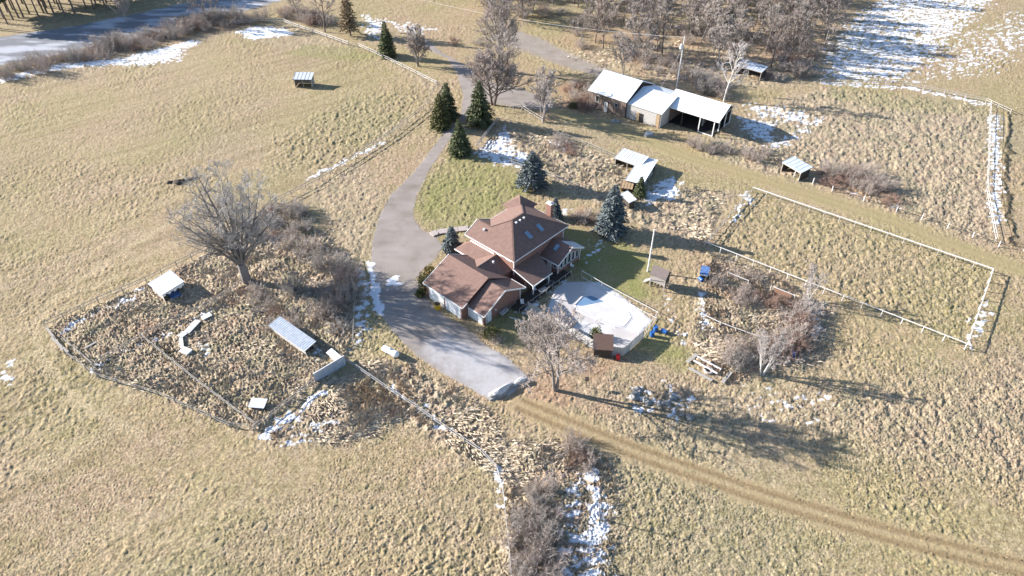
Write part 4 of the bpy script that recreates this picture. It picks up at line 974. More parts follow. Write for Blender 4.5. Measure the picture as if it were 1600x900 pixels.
# red watering can by the fence
o = empty('petrol_can', P(965,561), 'bright red plastic can at the foot of the pool fence', 'can'); b = MB(); b.box((-0.3,-0.22,0),(0.3,0.22,0.75)); b.prism([(-0.3,0.75),(0.3,0.75),(0.1,0.95),(-0.1,0.95)],-0.2,0.2,1); b.build('body', M['red'], o)
b = MB(); b.tube((0.1,0,0.9),(0.38,0,1.15),0.05,0.04,8); b.build('spout', M['rubber'], o); b = MB(); b.beam((-0.25,0,0.95),(0.1,0,1.08),0.05,0.05); b.build('handle', M['red'], o)
o = empty('bucket', P(958,562), 'dark tipped bucket beside the red can', 'bucket'); b = MB(); b.tube((0,0,0.2),(0.45,0,0.25),0.18,0.24,12); b.build('body', M['dark_wood'], o); b = MB(); b.tube((0.452,0,0.25),(0.47,0,0.25),0.22,0.22,12); b.build('rim', M['metal'], o)

def rock(name, label, loc, sx, sy, sz, mt, rz=0.0, seed=0, cat='stone', group=None, cap=None):
    o = empty(name, loc, label, cat, group, rz)
    for part, m_, k, dz in (('body', mt, 1.0, 0.0),) + ((('snow_cap', cap, 0.94, 0.10*sz),) if cap else ()):
        n, mm = 14, 8; vs = []; fs = []
        for j in range(mm+1):
            ph = math.pi/2*j/mm if part == 'body' else math.pi/2*(0.35+0.65*j/mm)
            for i in range(n):
                t = 2*math.pi*i/n
                w = 1 + 0.18*math.sin(3*t+seed) + 0.12*math.sin(5*t+seed*2.1+j*0.7) + 0.10*math.sin(7*t+j*1.3+seed)
                vs.append((sx*k*w*math.cos(t)*math.cos(ph), sy*k*w*math.sin(t)*math.cos(ph), sz*math.sin(ph)*(1+0.12*math.sin(2*t+seed)) + dz - (0.05 if part == 'body' else 0)))
        for j in range(mm):
            for i in range(n): fs.append((j*n+i, j*n+(i+1) % n, (j+1)*n+(i+1) % n, (j+1)*n+i))
        b = MB(); b.add(vs, fs); b.build(part, M[m_], o, smooth=True)
    return o
G_ = 'snow capped heaps ending the parking area'
rock('snow_heap', 'longer snow capped stone heap at the end of the parking area', P(783,613), 2.3, 0.75, 0.85, 'stone', math.radians(36), 1, 'heap', G_, 'snow')
rock('snow_heap', 'smaller snow capped stone heap nearer the front tree', P(813,598), 1.55, 0.55, 0.7, 'stone', math.radians(36), 4, 'heap', G_, 'snow')
rock('snow_heap', 'white topped rubbish heap before the middle barn section', P(1013,212), 1.2, 0.9, 0.9, 'stone', 0, 2, 'heap', None, 'snow')
rock('stone_heap', 'pale grey stone heap before the dark barn section', P(961,190), 1.2, 0.8, 0.55, 'stone', 0, 3, 'heap')
G_ = 'dark heaps in the upper pasture'
rock('manure_heap', 'dark heap with a pale stick across it in the upper pasture', P(282,284), 1.7, 1.0, 0.55, 'dark_wood', 0.3, 1, 'heap', G_)
rock('manure_heap', 'small dark heap left of the others in the upper pasture', P(265,285), 0.7, 0.6, 0.4, 'dark_wood', 0.3, 2, 'heap', G_)
rock('manure_heap', 'small dark heap right of the others in the upper pasture', P(302,279), 0.9, 0.6, 0.4, 'dark_wood', 0.3, 5, 'heap', G_)
o = empty('stick', P(281,275), 'pale stick lying over the dark heap in the pasture', 'stick'); b = MB(); b.tube((0,0,0.45), P(294,284)-P(281,275)+Vector((0,0,0.5)), 0.06, 0.05, 6); b.build('branch', M['bark_white'], o)
rng = random.Random(12)
for k in range(9):
    x = rng.uniform(985,1080); y = 600 + (x-985)*0.45 + rng.uniform(-10,22)
    rock('rubble_stone', ['large dark boulder', 'dark flat stone', 'jagged dark stone'][k % 3] + ' in the rubble patch shaded by the front tree', P(x,y), rng.uniform(.5,1.0), rng.uniform(.4,.7), rng.uniform(.3,.55), 'stone', rng.uniform(0,3), k, 'stone', 'rubble stones right of the front tree')
# trailer chassis with tyres
a = P(1104,574); o = empty('trailer_chassis', a, 'stripped trailer chassis of two pale beams in the weeds', 'trailer', rz=math.radians(-42))
for y in (-0.55, 0.55): b = MB(); b.beam((-2.0,y,0.55),(2.0,y,0.55),0.18,0.2); b.build('side_beam', M['white_rail'], o)
for x in (-1.6,-0.5,0.6,1.6): b = MB(); b.beam((x,-0.5,0.55),(x,0.5,0.55),0.1,0.1); b.build('cross_member', M['rust'], o)
b = MB(); b.beam((0.3,-0.95,0.35),(0.3,0.95,0.35),0.1,0.1); b.build('axle', M['rust'], o)
for y in (-0.9,0.9): b = MB(); b.tube((0.3,y-0.1,0.36),(0.3,y+0.1,0.36),0.35,0.35,14); b.build('wheel', M['rubber'], o)
def torus(loc, R_, r, mt, label, tilt=0.0):
    o = empty('tyre', loc, label, 'tyre'); vs = []; fs = []; n, m_ = 20, 8
    for i in range(n):
        for j in range(m_):
            t, p = 2*math.pi*i/n, 2*math.pi*j/m_
            vs.append(((R_+r*math.cos(p))*math.cos(t), (R_+r*math.cos(p))*math.sin(t), r*1.1*math.sin(p)))
    for i in range(n):
        for j in range(m_): fs.append((i*m_+j, ((i+1)%n)*m_+j, ((i+1)%n)*m_+(j+1)%m_, i*m_+(j+1)%m_))
    b = MB(); b.add(vs, fs); b.build('tread', M[mt], o, smooth=True); o.rotation_euler = (tilt, 0, 0)
    b = MB(); b.tube((0,0,-r*0.5),(0,0,-r*0.3),R_-r*0.6,R_-r*0.6,16); b.build('fill', M['rust'], o)
torus(P(1106.5,581)+Vector((0,0,0.3)), 0.55, 0.22, 'stone_path', 'large dusty tyre lying beside the trailer chassis', 0.15)
for p, q, w, lab in (((1076,577),(1112,597),0.5,'long grey board lying below the trailer chassis'),((1073,568),(1088,556),0.5,'grey board propped left of the trailer chassis'),((1128,600),(1142,583),0.5,'grey board lying right of the dusty tyre'),((1152,563),(1176,570),0.9,'wide grey sheet lying left of the white birch')):
    A = P(*p); B = P(*q)-A; o = empty('plank', A, lab, 'plank'); b = MB(); b.beam((0,0,0.3), B+Vector((0,0,0.35)), w, 0.06); b.build('board', M['grey_wood'], o); b = MB(); b.beam(B*0.3+Vector((0,0,0)), B*0.3+Vector((0,0,0.27)), 0.25, 0.25); b.beam(B*0.75, B*0.75+Vector((0,0,0.29)), 0.25, 0.25); b.build('bearer', M['dark_wood'], o)
# mat hanging on the rail
o = empty('hanging_mat', P(1221,463), 'rust brown mat hung over the white garden rail', 'mat'); d = (P(1240,470)-P(1203,455)).normalized(); b = MB(); b.beam(-d*1.4+Vector((0,-0.07,0.75)), d*1.4+Vector((0,-0.07,0.75)), 0.03, 0.85); b.build('cloth', M['rust'], o)
# bird feeder post near the front tree
o = empty('bird_feeder', P(916,605), 'small dark bird feeder on a post beside the front tree shadow', 'bird feeder'); b = MB(); b.tube((0,0,0),(0,0,1.5),0.05,0.05,6); b.build('post', M['dark_wood'], o); b = MB(); b.box((-0.22,-0.22,1.5),(0.22,0.22,1.75)); b.slab([(-0.3,-0.3,1.78),(0.3,-0.3,1.78),(0.3,0.3,1.9),(-0.3,0.3,1.9)],0.05); b.build('box', M['dark_wood'], o)
# paved path, patio rail and furniture behind the house
o = empty('garden_path', P(700,363), 'pale paved path leading to the front entrance', 'path')
pp = [(674,367),(684,363),(700,361),(716,359),(732,357)]
for i in range(len(pp)-1):
    A = P(*pp[i])-o.location; B = P(*pp[i+1])-o.location; b = MB(); b.beam(A+Vector((0,0,0.10)), A.lerp(B,0.97)+Vector((0,0,0.10)), 1.5, 0.2); b.build('paving_slab', M['stone_path'], o)
A = P(812,490); o = empty('patio_deck', A, 'dark wooden patio deck behind the garage and house', 'deck'); ux = (P(893,430)-A).normalized(); L = (P(893,430)-A).length; o.rotation_euler = (0,0,math.atan2(ux.y,ux.x))
for k in range(10): b = MB(); b.box((0,0.1+k*0.26,0.22),(L,0.33+k*0.26,0.28)); b.build('plank', M['dark_wood'], o)
b = MB(); b.beam((0,0.05,1.0),(L,0.05,1.0),0.06,0.06); b.build('hand_rail', M['grey_wood'], o)
for k in range(9): b = MB(); b.beam((L*k/8,0.05,0),(L*k/8,0.05,1.0),0.07,0.07); b.build('post', M['grey_wood'], o)
def chair(loc, rz, label, mt='white', group=None):
    o = empty('garden_chair', loc, label, 'chair', group, rz); b = MB(); b.box((-0.28,-0.28,0.42),(0.28,0.28,0.47)); b.build('seat', M[mt], o); b = MB(); b.box((-0.28,0.25,0.47),(0.28,0.3,1.0)); b.build('backrest', M[mt], o)
    for x in (-0.25,0.25):
        for y in (-0.25,0.25): b = MB(); b.beam((x,y,0),(x,y,0.42),0.05,0.05); b.build('leg', M['metal'], o)
G_ = 'pale chairs behind the house'
chair(P(835.5,455), 0.6, 'pale chair under the porch roof edge', group=G_); chair(P(816,476), 0.2, 'pale chair on the grass by the garage corner', group=G_); chair(P(894,418), 1.1, 'pale chair on the lawn near the sunroom', group=G_)
def rack(p, q, lab, mt, h):
    A = P(*p); B = P(*q)-A; o = empty('snowy_rack', A, lab, 'rack'); d = B.normalized(); n_ = Vector((-d.y,d.x,0))
    for s_ in (0, 0.7):
        b = MB(); b.beam(n_*s_+Vector((0,0,h)), B+n_*s_+Vector((0,0,h)), 0.07, 0.07); b.build('rail', M[mt], o)
    for t in (0,0.33,0.66,1.0):
        b = MB(); b.beam(B*t+Vector((0,0,0)), B*t+Vector((0,0,h)), 0.07, 0.07); b.beam(B*t+n_*0.7, B*t+n_*0.7+Vector((0,0,h)), 0.07, 0.07); b.beam(B*t+Vector((0,0,h)), B*t+n_*0.7+Vector((0,0,h)), 0.06, 0.06); b.build('frame', M[mt], o)
    b = MB(); b.beam(B*0.05+n_*0.35+Vector((0,0,h*0.55)), B*0.5+n_*0.35+Vector((0,0,h*0.55)), 0.7, 0.2); b.build('snow_load', M['snow'], o)
rack((784,497),(806,478),'metal rack with snow along the brick garage gable','metal',0.9)
rack((846,462),(866,446),'snow covered bench frame beside the patio deck','metal',0.8)
o = empty('hose_pipe', P(796,496), 'pale plank edging on the shaded grass behind the garage', 'edging'); b = MB(); b.beam((0,0,0.08), P(817,502)-P(796,496)+Vector((0,0,0.08)), 0.15, 0.14); b.build('board', M['white_rail'], o)

# ------------------------------------------------------------------ bare trees
def tubes(segs, n):
    """segs: array (m,8): p(3) q(3) r0 r1 -> vertices and quads of open n-sided tubes"""
    S_ = np.asarray(segs, float); p = S_[:, :3]; q = S_[:, 3:6]; r0 = S_[:, 6]; r1 = S_[:, 7]
    d = q - p; L = np.linalg.norm(d, axis=1, keepdims=True); d = d/np.maximum(L, 1e-6)
    up = np.where(np.abs(d[:, 2:3]) < 0.9, np.array([[0,0,1.0]]), np.array([[1.0,0,0]]))
    a = np.cross(d, up); a /= np.linalg.norm(a, axis=1, keepdims=True); b = np.cross(a, d)
    t = np.arange(n)*2*np.pi/n
    ring = a[:, None, :]*np.cos(t)[None, :, None] + b[:, None, :]*np.sin(t)[None, :, None]
    V0 = p[:, None, :] + ring*r0[:, None, None]; V1 = q[:, None, :] + ring*r1[:, None, None]
    V = np.concatenate([V0, V1], 1).reshape(-1, 3)
    k = np.arange(n); f = np.stack([k, (k+1) % n, n + (k+1) % n, n + k], 1)
    F = (np.arange(len(S_))[:, None, None]*2*n + f[None]).reshape(-1, 4)
    return V, F

def bare(seed, h, r, stems=1, fork=0.25, spread=0.8, nl=10, limb=0.45, sub=6, twig=6, fine=5, up=0.35, lean=0.0, stem_split=0.12, rmin=0.014, droop=0.0, limbr=0.45, wob=0.11, crotch=0.0):
    """skeleton of a leafless tree: trunk(s), limbs, branches, twigs"""
    R_ = np.random.default_rng(seed); thick, thin = [], []
    def unit(v): return v/np.linalg.norm(v)
    def chain(p, d, L, r0, r1, n, wob, lift, dst):
        pts = [p]; dirs = [d]
        for k in range(n):
            d = unit(d + R_.normal(0, wob, 3) + np.array([0, 0, lift])); q = p + d*(L/n)
            ra = r0 + (r1-r0)*k/n; rb = r0 + (r1-r0)*(k+1)/n
            dst.append((*p, *q, ra, rb)); p = q; pts.append(p); dirs.append(d)
        return pts, dirs
    def side(d, ang):
        a = np.cross(d, R_.normal(0, 1, 3)); a = unit(a); return unit(d*math.cos(ang) + a*math.sin(ang))
    def at(pts, dirs, t):
        x = t*(len(pts)-1); i = min(int(x), len(pts)-2); return pts[i] + (pts[i+1]-pts[i])*(x-i), dirs[i+1]
    def branch(p, d, L, r0, level):
        if level == 2:      # branch
            pts, dirs = chain(p, d, L, r0, max(r0*0.3, rmin), 4, 0.16, up*0.12 - droop*0.1, thick if r0 > 0.05 else thin)
            for k in range(twig):
                t = R_.uniform(0.2, 1.0); q, e = at(pts, dirs, t); branch(q, side(e, R_.uniform(0.4, 0.95)), L*R_.uniform(0.3, 0.55)*(1.15-0.5*t), max(rmin*1.3, r0*0.35), 3)
        elif level == 3:
            pts, dirs = chain(p, d, L, r0, rmin, 3, 0.2, up*0.10 - droop*0.1, thin)
            for k in range(fine):
                t = R_.uniform(0.15, 1.0); q, e = at(pts, dirs, t); branch(q, side(e, R_.uniform(0.35, 0.9)), L*R_.uniform(0.35, 0.65), rmin, 4)
        else:
            chain(p, d, L, r0, rmin*0.7, 2, 0.22, up*0.05, thin)
    if crotch: tp, _ = chain(np.array([0, 0, -0.2]), unit(np.array([lean, 0.03, 1.0])), crotch, r*1.15, r*0.85, 3, 0.04, 0.0, thick)
    for s_ in range(stems):
        az = R_.uniform(0, 6.28); d = unit(np.array([math.cos(az)*stem_split*(stems > 1) + lean, math.sin(az)*stem_split*(stems > 1), 1.0]))
        hs = h*0.86*(1 if s_ == 0 else R_.uniform(0.75, 0.98)); rs = r*(1 if stems == 1 else 0.75)
        base = np.array([math.cos(az), math.sin(az), 0])*r*0.6*(stems > 1)
        if crotch:
            az = s_*2.4 + R_.uniform(-0.3, 0.3); k_ = 0.06 if s_ == 0 else (0.32 if s_ % 3 == 0 else R_.uniform(0.32, 0.85)); d = unit(np.array([math.cos(az)*k_, math.sin(az)*k_, 1.0]))
            hs = (h - crotch)*(0.92 if s_ == 0 else R_.uniform(0.72, 0.88)); rs = r*(0.55 if s_ == 0 else R_.uniform(0.26, 0.40)); base = tp[-1] - np.array([0, 0, R_.uniform(0, 0.8)]) + np.array([0, 0, 0.2])
        pts, dirs = chain(base + np.array([0,0,-0.2]), d, hs, rs, rs*0.16, 9, 0.05, 0.04 if not crotch else 0.015, thick)
        for k in range(nl):
            t = fork + (1-fork)*((k + R_.uniform(0, 0.9))/nl)*0.97; q, e = at(pts, dirs, t)
            az2 = k*2.4 + R_.uniform(-0.5, 0.5); el = (0.15 + 0.9*up) + 0.55*(t-fork) + R_.uniform(-0.15, 0.2)
            dl = unit(np.array([math.cos(az2)*spread, math.sin(az2)*spread, el]))
            L = h*limb*(1.08-0.62*(t-fork)/(1-fork))*R_.uniform(0.8, 1.12); rl = max(0.03, rs*limbr*(1-0.62*t))
            lp, ld = chain(q, dl, L, rl, max(rl*0.25, rmin*1.2), 6, wob, up*0.10 - droop*0.06, thick if rl > 0.05 else thin)
            for j in range(sub):
                tt = R_.uniform(0.2, 1.0); qq, ee = at(lp, ld, tt); branch(qq, side(ee, R_.uniform(0.35, 0.85)), L*R_.uniform(0.28, 0.48)*(1.2-0.55*tt), max(rmin*1.6, rl*0.42*(1-0.5*tt)), 2)
        for j in range(3): branch(pts[-1], side(dirs[-1], R_.uniform(0.2, 0.6)), h*limb*0.35, max(rmin*1.6, rs*0.14), 2)
    return thick, thin
def bare_meshes(name, bm, tm, **kw):
    th, tn = bare(**kw)
    V, F = tubes(th, 7); a = npmesh('trunk', V, F, M[bm], True)
    V, F = tubes(tn, 3); b = npmesh('crown', V, F, M[tm])
    return a, b
def place_tree(name, meshes, loc, label, cat='tree', group=None, rz=0.0, s=1.0, sz=None, lean=(0,0)):
    o = empty(name, loc, label, cat, group, rz); o.scale = (s, s, sz or s); o.rotation_euler = (lean[0], lean[1], rz)
    link('trunk', meshes[0], o); link('crown', meshes[1], o); return o
tm = bare_meshes('oak', 'bark_oak', 'twig_oak', seed=5, h=23, r=0.78, stems=14, crotch=4.4, fork=0.10, spread=1.1, nl=9, limb=0.31, sub=6, twig=5, fine=3, up=0.42, rmin=0.020, limbr=0.42, wob=0.07)
place_tree('oak_tree', tm, P(387,441), 'huge spreading bare oak with grey trunk above the weedy enclosure', rz=1.1)
tm = bare_meshes('front', 'bark_grey', 'twig_front', seed=11, h=16.5, r=0.36, stems=2, fork=0.2, spread=0.85, nl=16, limb=0.46, sub=7, twig=6, fine=5, up=0.55, stem_split=0.10, rmin=0.024)
place_tree('front_tree', tm, P(868,608), 'bare pale twigged tree with twin trunks before the pool fence', rz=3.3)
tm = bare_meshes('lane', 'bark_brown', 'twig_front', seed=21, h=14.5, r=0.5, stems=2, fork=0.15, spread=1.15, nl=18, limb=0.62, sub=9, twig=7, fine=4, up=0.55, rmin=0.036, stem_split=0.08)
place_tree('maple_tree', tm, P(771,164), 'spreading bare tree with low forked trunk where driveway meets barn lane', rz=0.8)
tmt = bare_meshes('lanetall', 'bark_grey', 'twig_front', seed=22, h=25, r=0.34, stems=3, fork=0.2, spread=0.85, nl=15, limb=0.38, sub=7, twig=6, fine=4, up=0.7, rmin=0.038, stem_split=0.08)
place_tree('tall_tree', tmt, P(781,112), 'tallest bare grey tree, twin stemmed, behind the low forked tree at the lane', rz=0.8)
tm2 = bare_meshes('slim', 'bark_pale', 'twig_pale', seed=23, h=14, r=0.22, stems=3, fork=0.2, spread=0.6, nl=12, limb=0.36, sub=7, twig=6, fine=4, up=0.8, rmin=0.030, stem_split=0.12)
place_tree('slim_tree', tm2, P(848,190), 'slim bare tree right of the low forked one at the lane', rz=0.4)
tm3 = bare_meshes('round', 'bark_grey', 'twig_tan', seed=25, h=11, r=0.26, stems=3, fork=0.15, spread=0.7, nl=13, limb=0.46, sub=7, twig=7, fine=5, up=0.8, rmin=0.032, stem_split=0.16)
place_tree('small_tree', tm3, P(653,103), 'small round bare tree beside the driveway entrance')
tm4 = bare_meshes('dead', 'bark_white', 'twig_pale', seed=27, h=16, r=0.26, fork=0.25, spread=0.9, nl=15, limb=0.34, sub=6, twig=5, fine=3, up=0.5, rmin=0.034)
place_tree('dead_tree', tm4, P(1131,158), 'whitish bare tree behind the right barn section')
tm5 = bare_meshes('birch', 'bark_white', 'twig_pale', seed=29, h=9, r=0.16, stems=4, fork=0.2, spread=0.45, nl=8, limb=0.36, sub=5, twig=5, fine=4, up=0.9, rmin=0.015, stem_split=0.25)
place_tree('birch_clump', tm5, P(1190,586), 'white stemmed bare clump in the weedy garden right of the trailer')
place_tree('birch_clump', tm5, P(1262,470), 'pale bare saplings against the white paddock fence', rz=2, s=0.85)
place_tree('bare_sapling', tm5, P(1097,168+30), 'small bare sapling before the open barn end', rz=1, s=0.4)
W_ = [bare_meshes('w1', 'bark_brown', 'twig_brown', seed=31, h=16, r=0.24, fork=0.2, spread=0.8, nl=15, limb=0.40, sub=6, twig=5, fine=4, up=0.6, rmin=0.042),
      bare_meshes('w2', 'bark_grey', 'twig_tan', seed=33, h=14, r=0.20, stems=2, fork=0.2, spread=0.8, nl=10, limb=0.44, sub=6, twig=5, fine=4, up=0.6, rmin=0.042),
      bare_meshes('w3', 'bark_brown', 'twig_grey', seed=35, h=18, r=0.26, fork=0.3, spread=0.8, nl=15, limb=0.36, sub=6, twig=5, fine=4, up=0.6, rmin=0.042),
      bare_meshes('w4', 'bark_pale', 'twig_tan', seed=37, h=12, r=0.16, stems=2, fork=0.2, spread=0.8, nl=10, limb=0.46, sub=6, twig=5, fine=4, up=0.7, rmin=0.040),
      bare_meshes('w5', 'bark_grey', 'twig_brown', seed=39, h=13, r=0.2, fork=0.2, spread=1.0, nl=14, limb=0.46, sub=6, twig=5, fine=4, up=0.4, rmin=0.042)]
place_tree('yard_tree', W_[1], P(974,116), 'bare tree with fine twigs behind the dark barn section', rz=1.0, s=0.9)
place_tree('yard_tree', W_[4], P(1008,98), 'broad bare tree on the grass bank behind the barn', rz=2.0, s=0.85)
place_tree('hedge_tree', W_[4], P(324,38), 'bare many limbed tree standing in the roadside hedge', rz=0.6, s=1.15)
place_tree('hedge_tree', W_[2], P(508,50), 'dark upright bare tree at the top corner of the pasture', rz=0.6, s=0.95)
place_tree('hedge_tree', W_[1], P(468,26), 'bushy bare tree right of the snow patch at the hedge', rz=1.6, s=0.85)
place_tree('roadside_tree', W_[3], P(198,36), 'thin white forked tree standing by the road', rz=1.6, s=0.8)
sp_ = bare_meshes('sapling', 'bark_brown', 'twig_brown', seed=41, h=5, r=0.09, fork=0.4, spread=0.5, nl=6, limb=0.2, sub=3, twig=2, fine=2, up=0.8, rmin=0.012)
place_tree('bare_sapling', sp_, P(937,812), 'thin bare sapling in the snowy ditch with a long shadow')
# the wood
rng = random.Random(77)
wood = [P(*p)[:2] for p in ((690,-30),(760,30),(870,66),(960,84),(1075,118),(1180,112),(1275,112),(1300,70),(1345,15),(1410,-40),(1410,-110),(690,-110))]
def inside(x, y, poly):
    r = False
    for i in range(len(poly)):
        (ax, ay), (bx, by) = poly[i], poly[i-1]
        if (ay > y) != (by > y) and x < (bx-ax)*(y-ay)/(by-ay)+ax: r = not r
    return r
xs = [p[0] for p in wood]; ys = [p[1] for p in wood]
pl = []; tries = 0
while len(pl) < 270 and tries < 40000:
    tries += 1
    x = rng.uniform(min(xs), max(xs)); y = rng.uniform(min(ys), min(max(ys), 330))
    if not inside(x, y, wood): continue
    if any((x-a)**2 + (y-c)**2 < 3.3**2 for a, c in pl): continue
    pl.append((x, y))
WL = ['bare brown tree in the wood behind the barn', 'forked bare tan tree in the wood behind the barn', 'tall grey twigged tree in the wood behind the barn', 'low pale stemmed tree in the wood behind the barn', 'spreading dark tree in the wood behind the barn']
for x, y in pl:
    k = rng.randrange(5)
    place_tree('woodland_tree', W_[k], (x, y, 0), WL[k], group='bare trees of the wood', rz=rng.uniform(0, 6.28), s=rng.uniform(0.7, 1.1))

# ------------------------------------------------------------------ shrubs and thickets
def shrub_meshes(seed, h, w, n, tm, rmin=0.016, stem_r=0.03):
    R_ = np.random.default_rng(seed); st, tw_ = [], []
    for k in range(n):
        az = R_.uniform(0, 6.28); rr = w*0.45*math.sqrt(R_.uniform(0, 1)); p = np.array([rr*math.cos(az), rr*math.sin(az), -0.1])
        d = np.array([math.cos(az)*R_.uniform(0.1, 0.9)*rr/(w*0.45)*w/h, math.sin(az)*R_.uniform(0.1, 0.9)*rr/(w*0.45)*w/h, 1.0]) + R_.normal(0, 0.15, 3); d /= np.linalg.norm(d)
        L = h*R_.uniform(0.6, 1.05); pr_ = p; seg = 4
        for j in range(seg):
            d = d + R_.normal(0, 0.13, 3); d /= np.linalg.norm(d); q = pr_ + d*L/seg; st.append((*pr_, *q, stem_r*(1-j/seg*0.7), stem_r*(1-(j+1)/seg*0.7)))
            for _ in range(3):
                e = d + R_.normal(0, 0.6, 3); e /= np.linalg.norm(e); a = pr_ + (q-pr_)*R_.uniform(0, 1); bq = a + e*L*R_.uniform(0.15, 0.32); tw_.append((*a, *bq, rmin, rmin*0.7))
                for __ in range(3):
                    e2 = e + R_.normal(0, 0.6, 3); e2 /= np.linalg.norm(e2); c = a + (bq-a)*R_.uniform(0.2, 1); tw_.append((*c, *(c + e2*L*R_.uniform(0.08, 0.18)), rmin*0.8, rmin*0.6))
            pr_ = q
    V, F = tubes(st, 4); a = npmesh('stem', V, F, M[tm]); V, F = tubes(tw_, 3); b = npmesh('twigs', V, F, M[tm]); return a, b
def place_shrub(meshes, loc, label, group=None, rz=0.0, s=1.0, sz=None, name='shrub', cat='shrub'):
    o = empty(name, loc, label, cat, group, rz); o.scale = (s, s, sz or s); link('stem', meshes[0], o); link('twigs', meshes[1], o); return o
SH = [shrub_meshes(1, 3.2, 3.4, 46, 'twig_brown'), shrub_meshes(2, 2.6, 3.2, 44, 'twig_tan'), shrub_meshes(3, 2.2, 2.6, 36, 'twig_red'), shrub_meshes(4, 3.0, 3.0, 46, 'twig_grey'), shrub_meshes(5, 1.7, 2.4, 34, 'twig_pale')]
KW = ['brown bare', 'tan bare', 'reddish bare', 'grey bare', 'pale bare']
def scatter(n, px, kinds, where, group, smin=0.8, smax=1.3, seed=0, gap=1.8):
    rg = random.Random(seed); poly = [P(*p)[:2] for p in px]; xs_ = [p[0] for p in poly]; ys_ = [p[1] for p in poly]; got = []; t = 0
    while len(got) < n and t < 6000:
        t += 1; x = rg.uniform(min(xs_), max(xs_)); y = rg.uniform(min(ys_), max(ys_))
        if not inside(x, y, poly) or any((x-a)**2+(y-c)**2 < gap**2 for a, c in got): continue
        got.append((x, y))
    items = [(x, y, rg.choice(kinds), rg.uniform(smin, smax), rg.uniform(0, 6.28), rg.uniform(0.8, 1.15)) for x, y in got]
    by = {}
    for it in sorted(items, key=lambda i: i[0]/(i[1]*math.cos(PITCH) + CAMH*math.sin(PITCH))): by.setdefault(KW[it[2]], []).append(it)
    for kw, L in by.items():
        for i, (x, y, k, s, rz, q) in enumerate(L):
            n = len(L)
            if n == 1 or n > 14: lab = f'{kw} shrub {where}'
            else:
                o_ = 'leftmost' if i == 0 else 'rightmost' if i == n-1 else ('second', 'third', 'fourth', 'fifth', 'sixth', 'seventh', 'eighth', 'ninth', 'tenth', 'eleventh', 'twelfth', 'thirteenth')[i-1] + ' from left'
                lab = f'{o_} {kw} shrub {where}'
            place_shrub(SH[k], (x, y, 0), lab, group, rz, s, s*q)
scatter(13, [(445,425),(480,390),(530,385),(550,420),(554,480),(530,520),(480,500),(455,470)], [1,3,0,4], 'in the thicket between oak and parking area', 'thicket between oak and parking area', 0.85, 1.25, 1)
scatter(14, [(350,455),(420,450),(470,500),(450,530),(380,500)], [1,2,4], 'in the weeds below the oak', 'low shrubs below the oak', 0.4, 0.75, 2)
scatter(9, [(420,335),(470,325),(490,360),(450,390),(410,380)], [2,1,3], 'beside the fence right of the oak crown', 'shrubs right of the oak', 0.6, 1.0, 3)
scatter(13, [(1200,560),(1225,500),(1262,470),(1270,520),(1245,570)], [1,2,1,4], 'in the thicket inside the weedy garden', 'thicket in the weedy garden', 0.8, 1.25, 4, 1.2)
scatter(10, [(1100,400),(1180,435),(1250,470),(1240,490),(1130,470)], [2,0,2], 'under the white paddock fence', 'shrubs under the white paddock fence', 0.45, 0.8, 5)
scatter(8, [(1130,560),(1180,540),(1190,560),(1150,575)], [0,3], 'beside the trailer chassis', 'shrubs by the trailer', 0.6, 0.9, 6)
scatter(14, [(808,775),(850,765),(868,775),(862,830),(852,940),(808,940)], [0,3,4,0], 'along the left bank of the snowy ditch', 'shrubs along the snowy ditch', 0.6, 0.9, 7, 1.3)
scatter(5, [(895,690),(915,700),(920,730),(900,735)], [2,4,0], 'at the upper end of the snowy ditch', 'shrubs at the ditch head', 0.5, 0.8, 8, 1.2)
scatter(15, [(1270,265),(1320,262),(1420,300),(1400,325),(1300,295)], [2,0,1], 'in the rough meadow above the wire fence', 'shrubs above the wire fence', 0.6, 1.05, 9)
scatter(9, [(880,130),(922,142),(935,185),(890,175)], [2,1,2], 'against the left end of the barn', 'shrubs left of the barn', 0.7, 1.1, 10)
scatter(8, [(1050,215),(1110,225),(1200,240),(1190,258),(1090,235)], [1,0], 'beside the track below the barn', 'shrubs below the barn', 0.6, 0.9, 11)
scatter(5, [(860,215),(905,225),(900,245),(870,240)], [2,1], 'in the snowy pen above the house', 'shrubs in the snowy pen', 0.6, 0.9, 12)
scatter(9, [(890,330),(940,335),(950,350),(900,350)], [2,1], 'between chimney and blue spruce', 'shrubs by the chimney', 0.4, 0.6, 13, 1.2)
scatter(60, [(0,115),(150,75),(300,35),(460,15),(520,30),(500,48),(440,32),(330,48),(200,82),(0,128)], [0,3,1,2,0], 'in the roadside hedge above the pasture', 'roadside hedge shrubs', 0.8, 1.4, 14, 2.2)
scatter(70, [(760,40),(870,66),(1000,105),(1120,140),(1280,120),(1340,15),(1300,-20),(760,-20)], [0,1,2,4,0], 'in the undergrowth of the wood', 'undergrowth of the wood', 0.6, 1.2, 15, 2.6)
scatter(14, [(1150,95),(1280,85),(1285,125),(1215,135),(1150,110)], [0,1,4,2], 'right of the run-in shed at the wood edge', 'shrubs by the run-in shed', 0.7, 1.2, 18)
scatter(12, [(940,70),(1060,95),(1060,130),(990,105)], [1,4,0], 'on the bank behind the barn', 'shrubs on the bank behind the barn', 0.7, 1.1, 19)
scatter(8, [(1080,115),(1130,135),(1130,150),(1085,150)], [3,0,4], 'behind the right barn roof', 'shrubs behind the right barn roof', 0.9, 1.3, 16)
scatter(8, [(700,60),(760,70),(790,110),(730,95)], [2,4,1], 'beside the gravel lane under the tall brown tree', 'shrubs by the lane', 0.5, 0.8, 17)

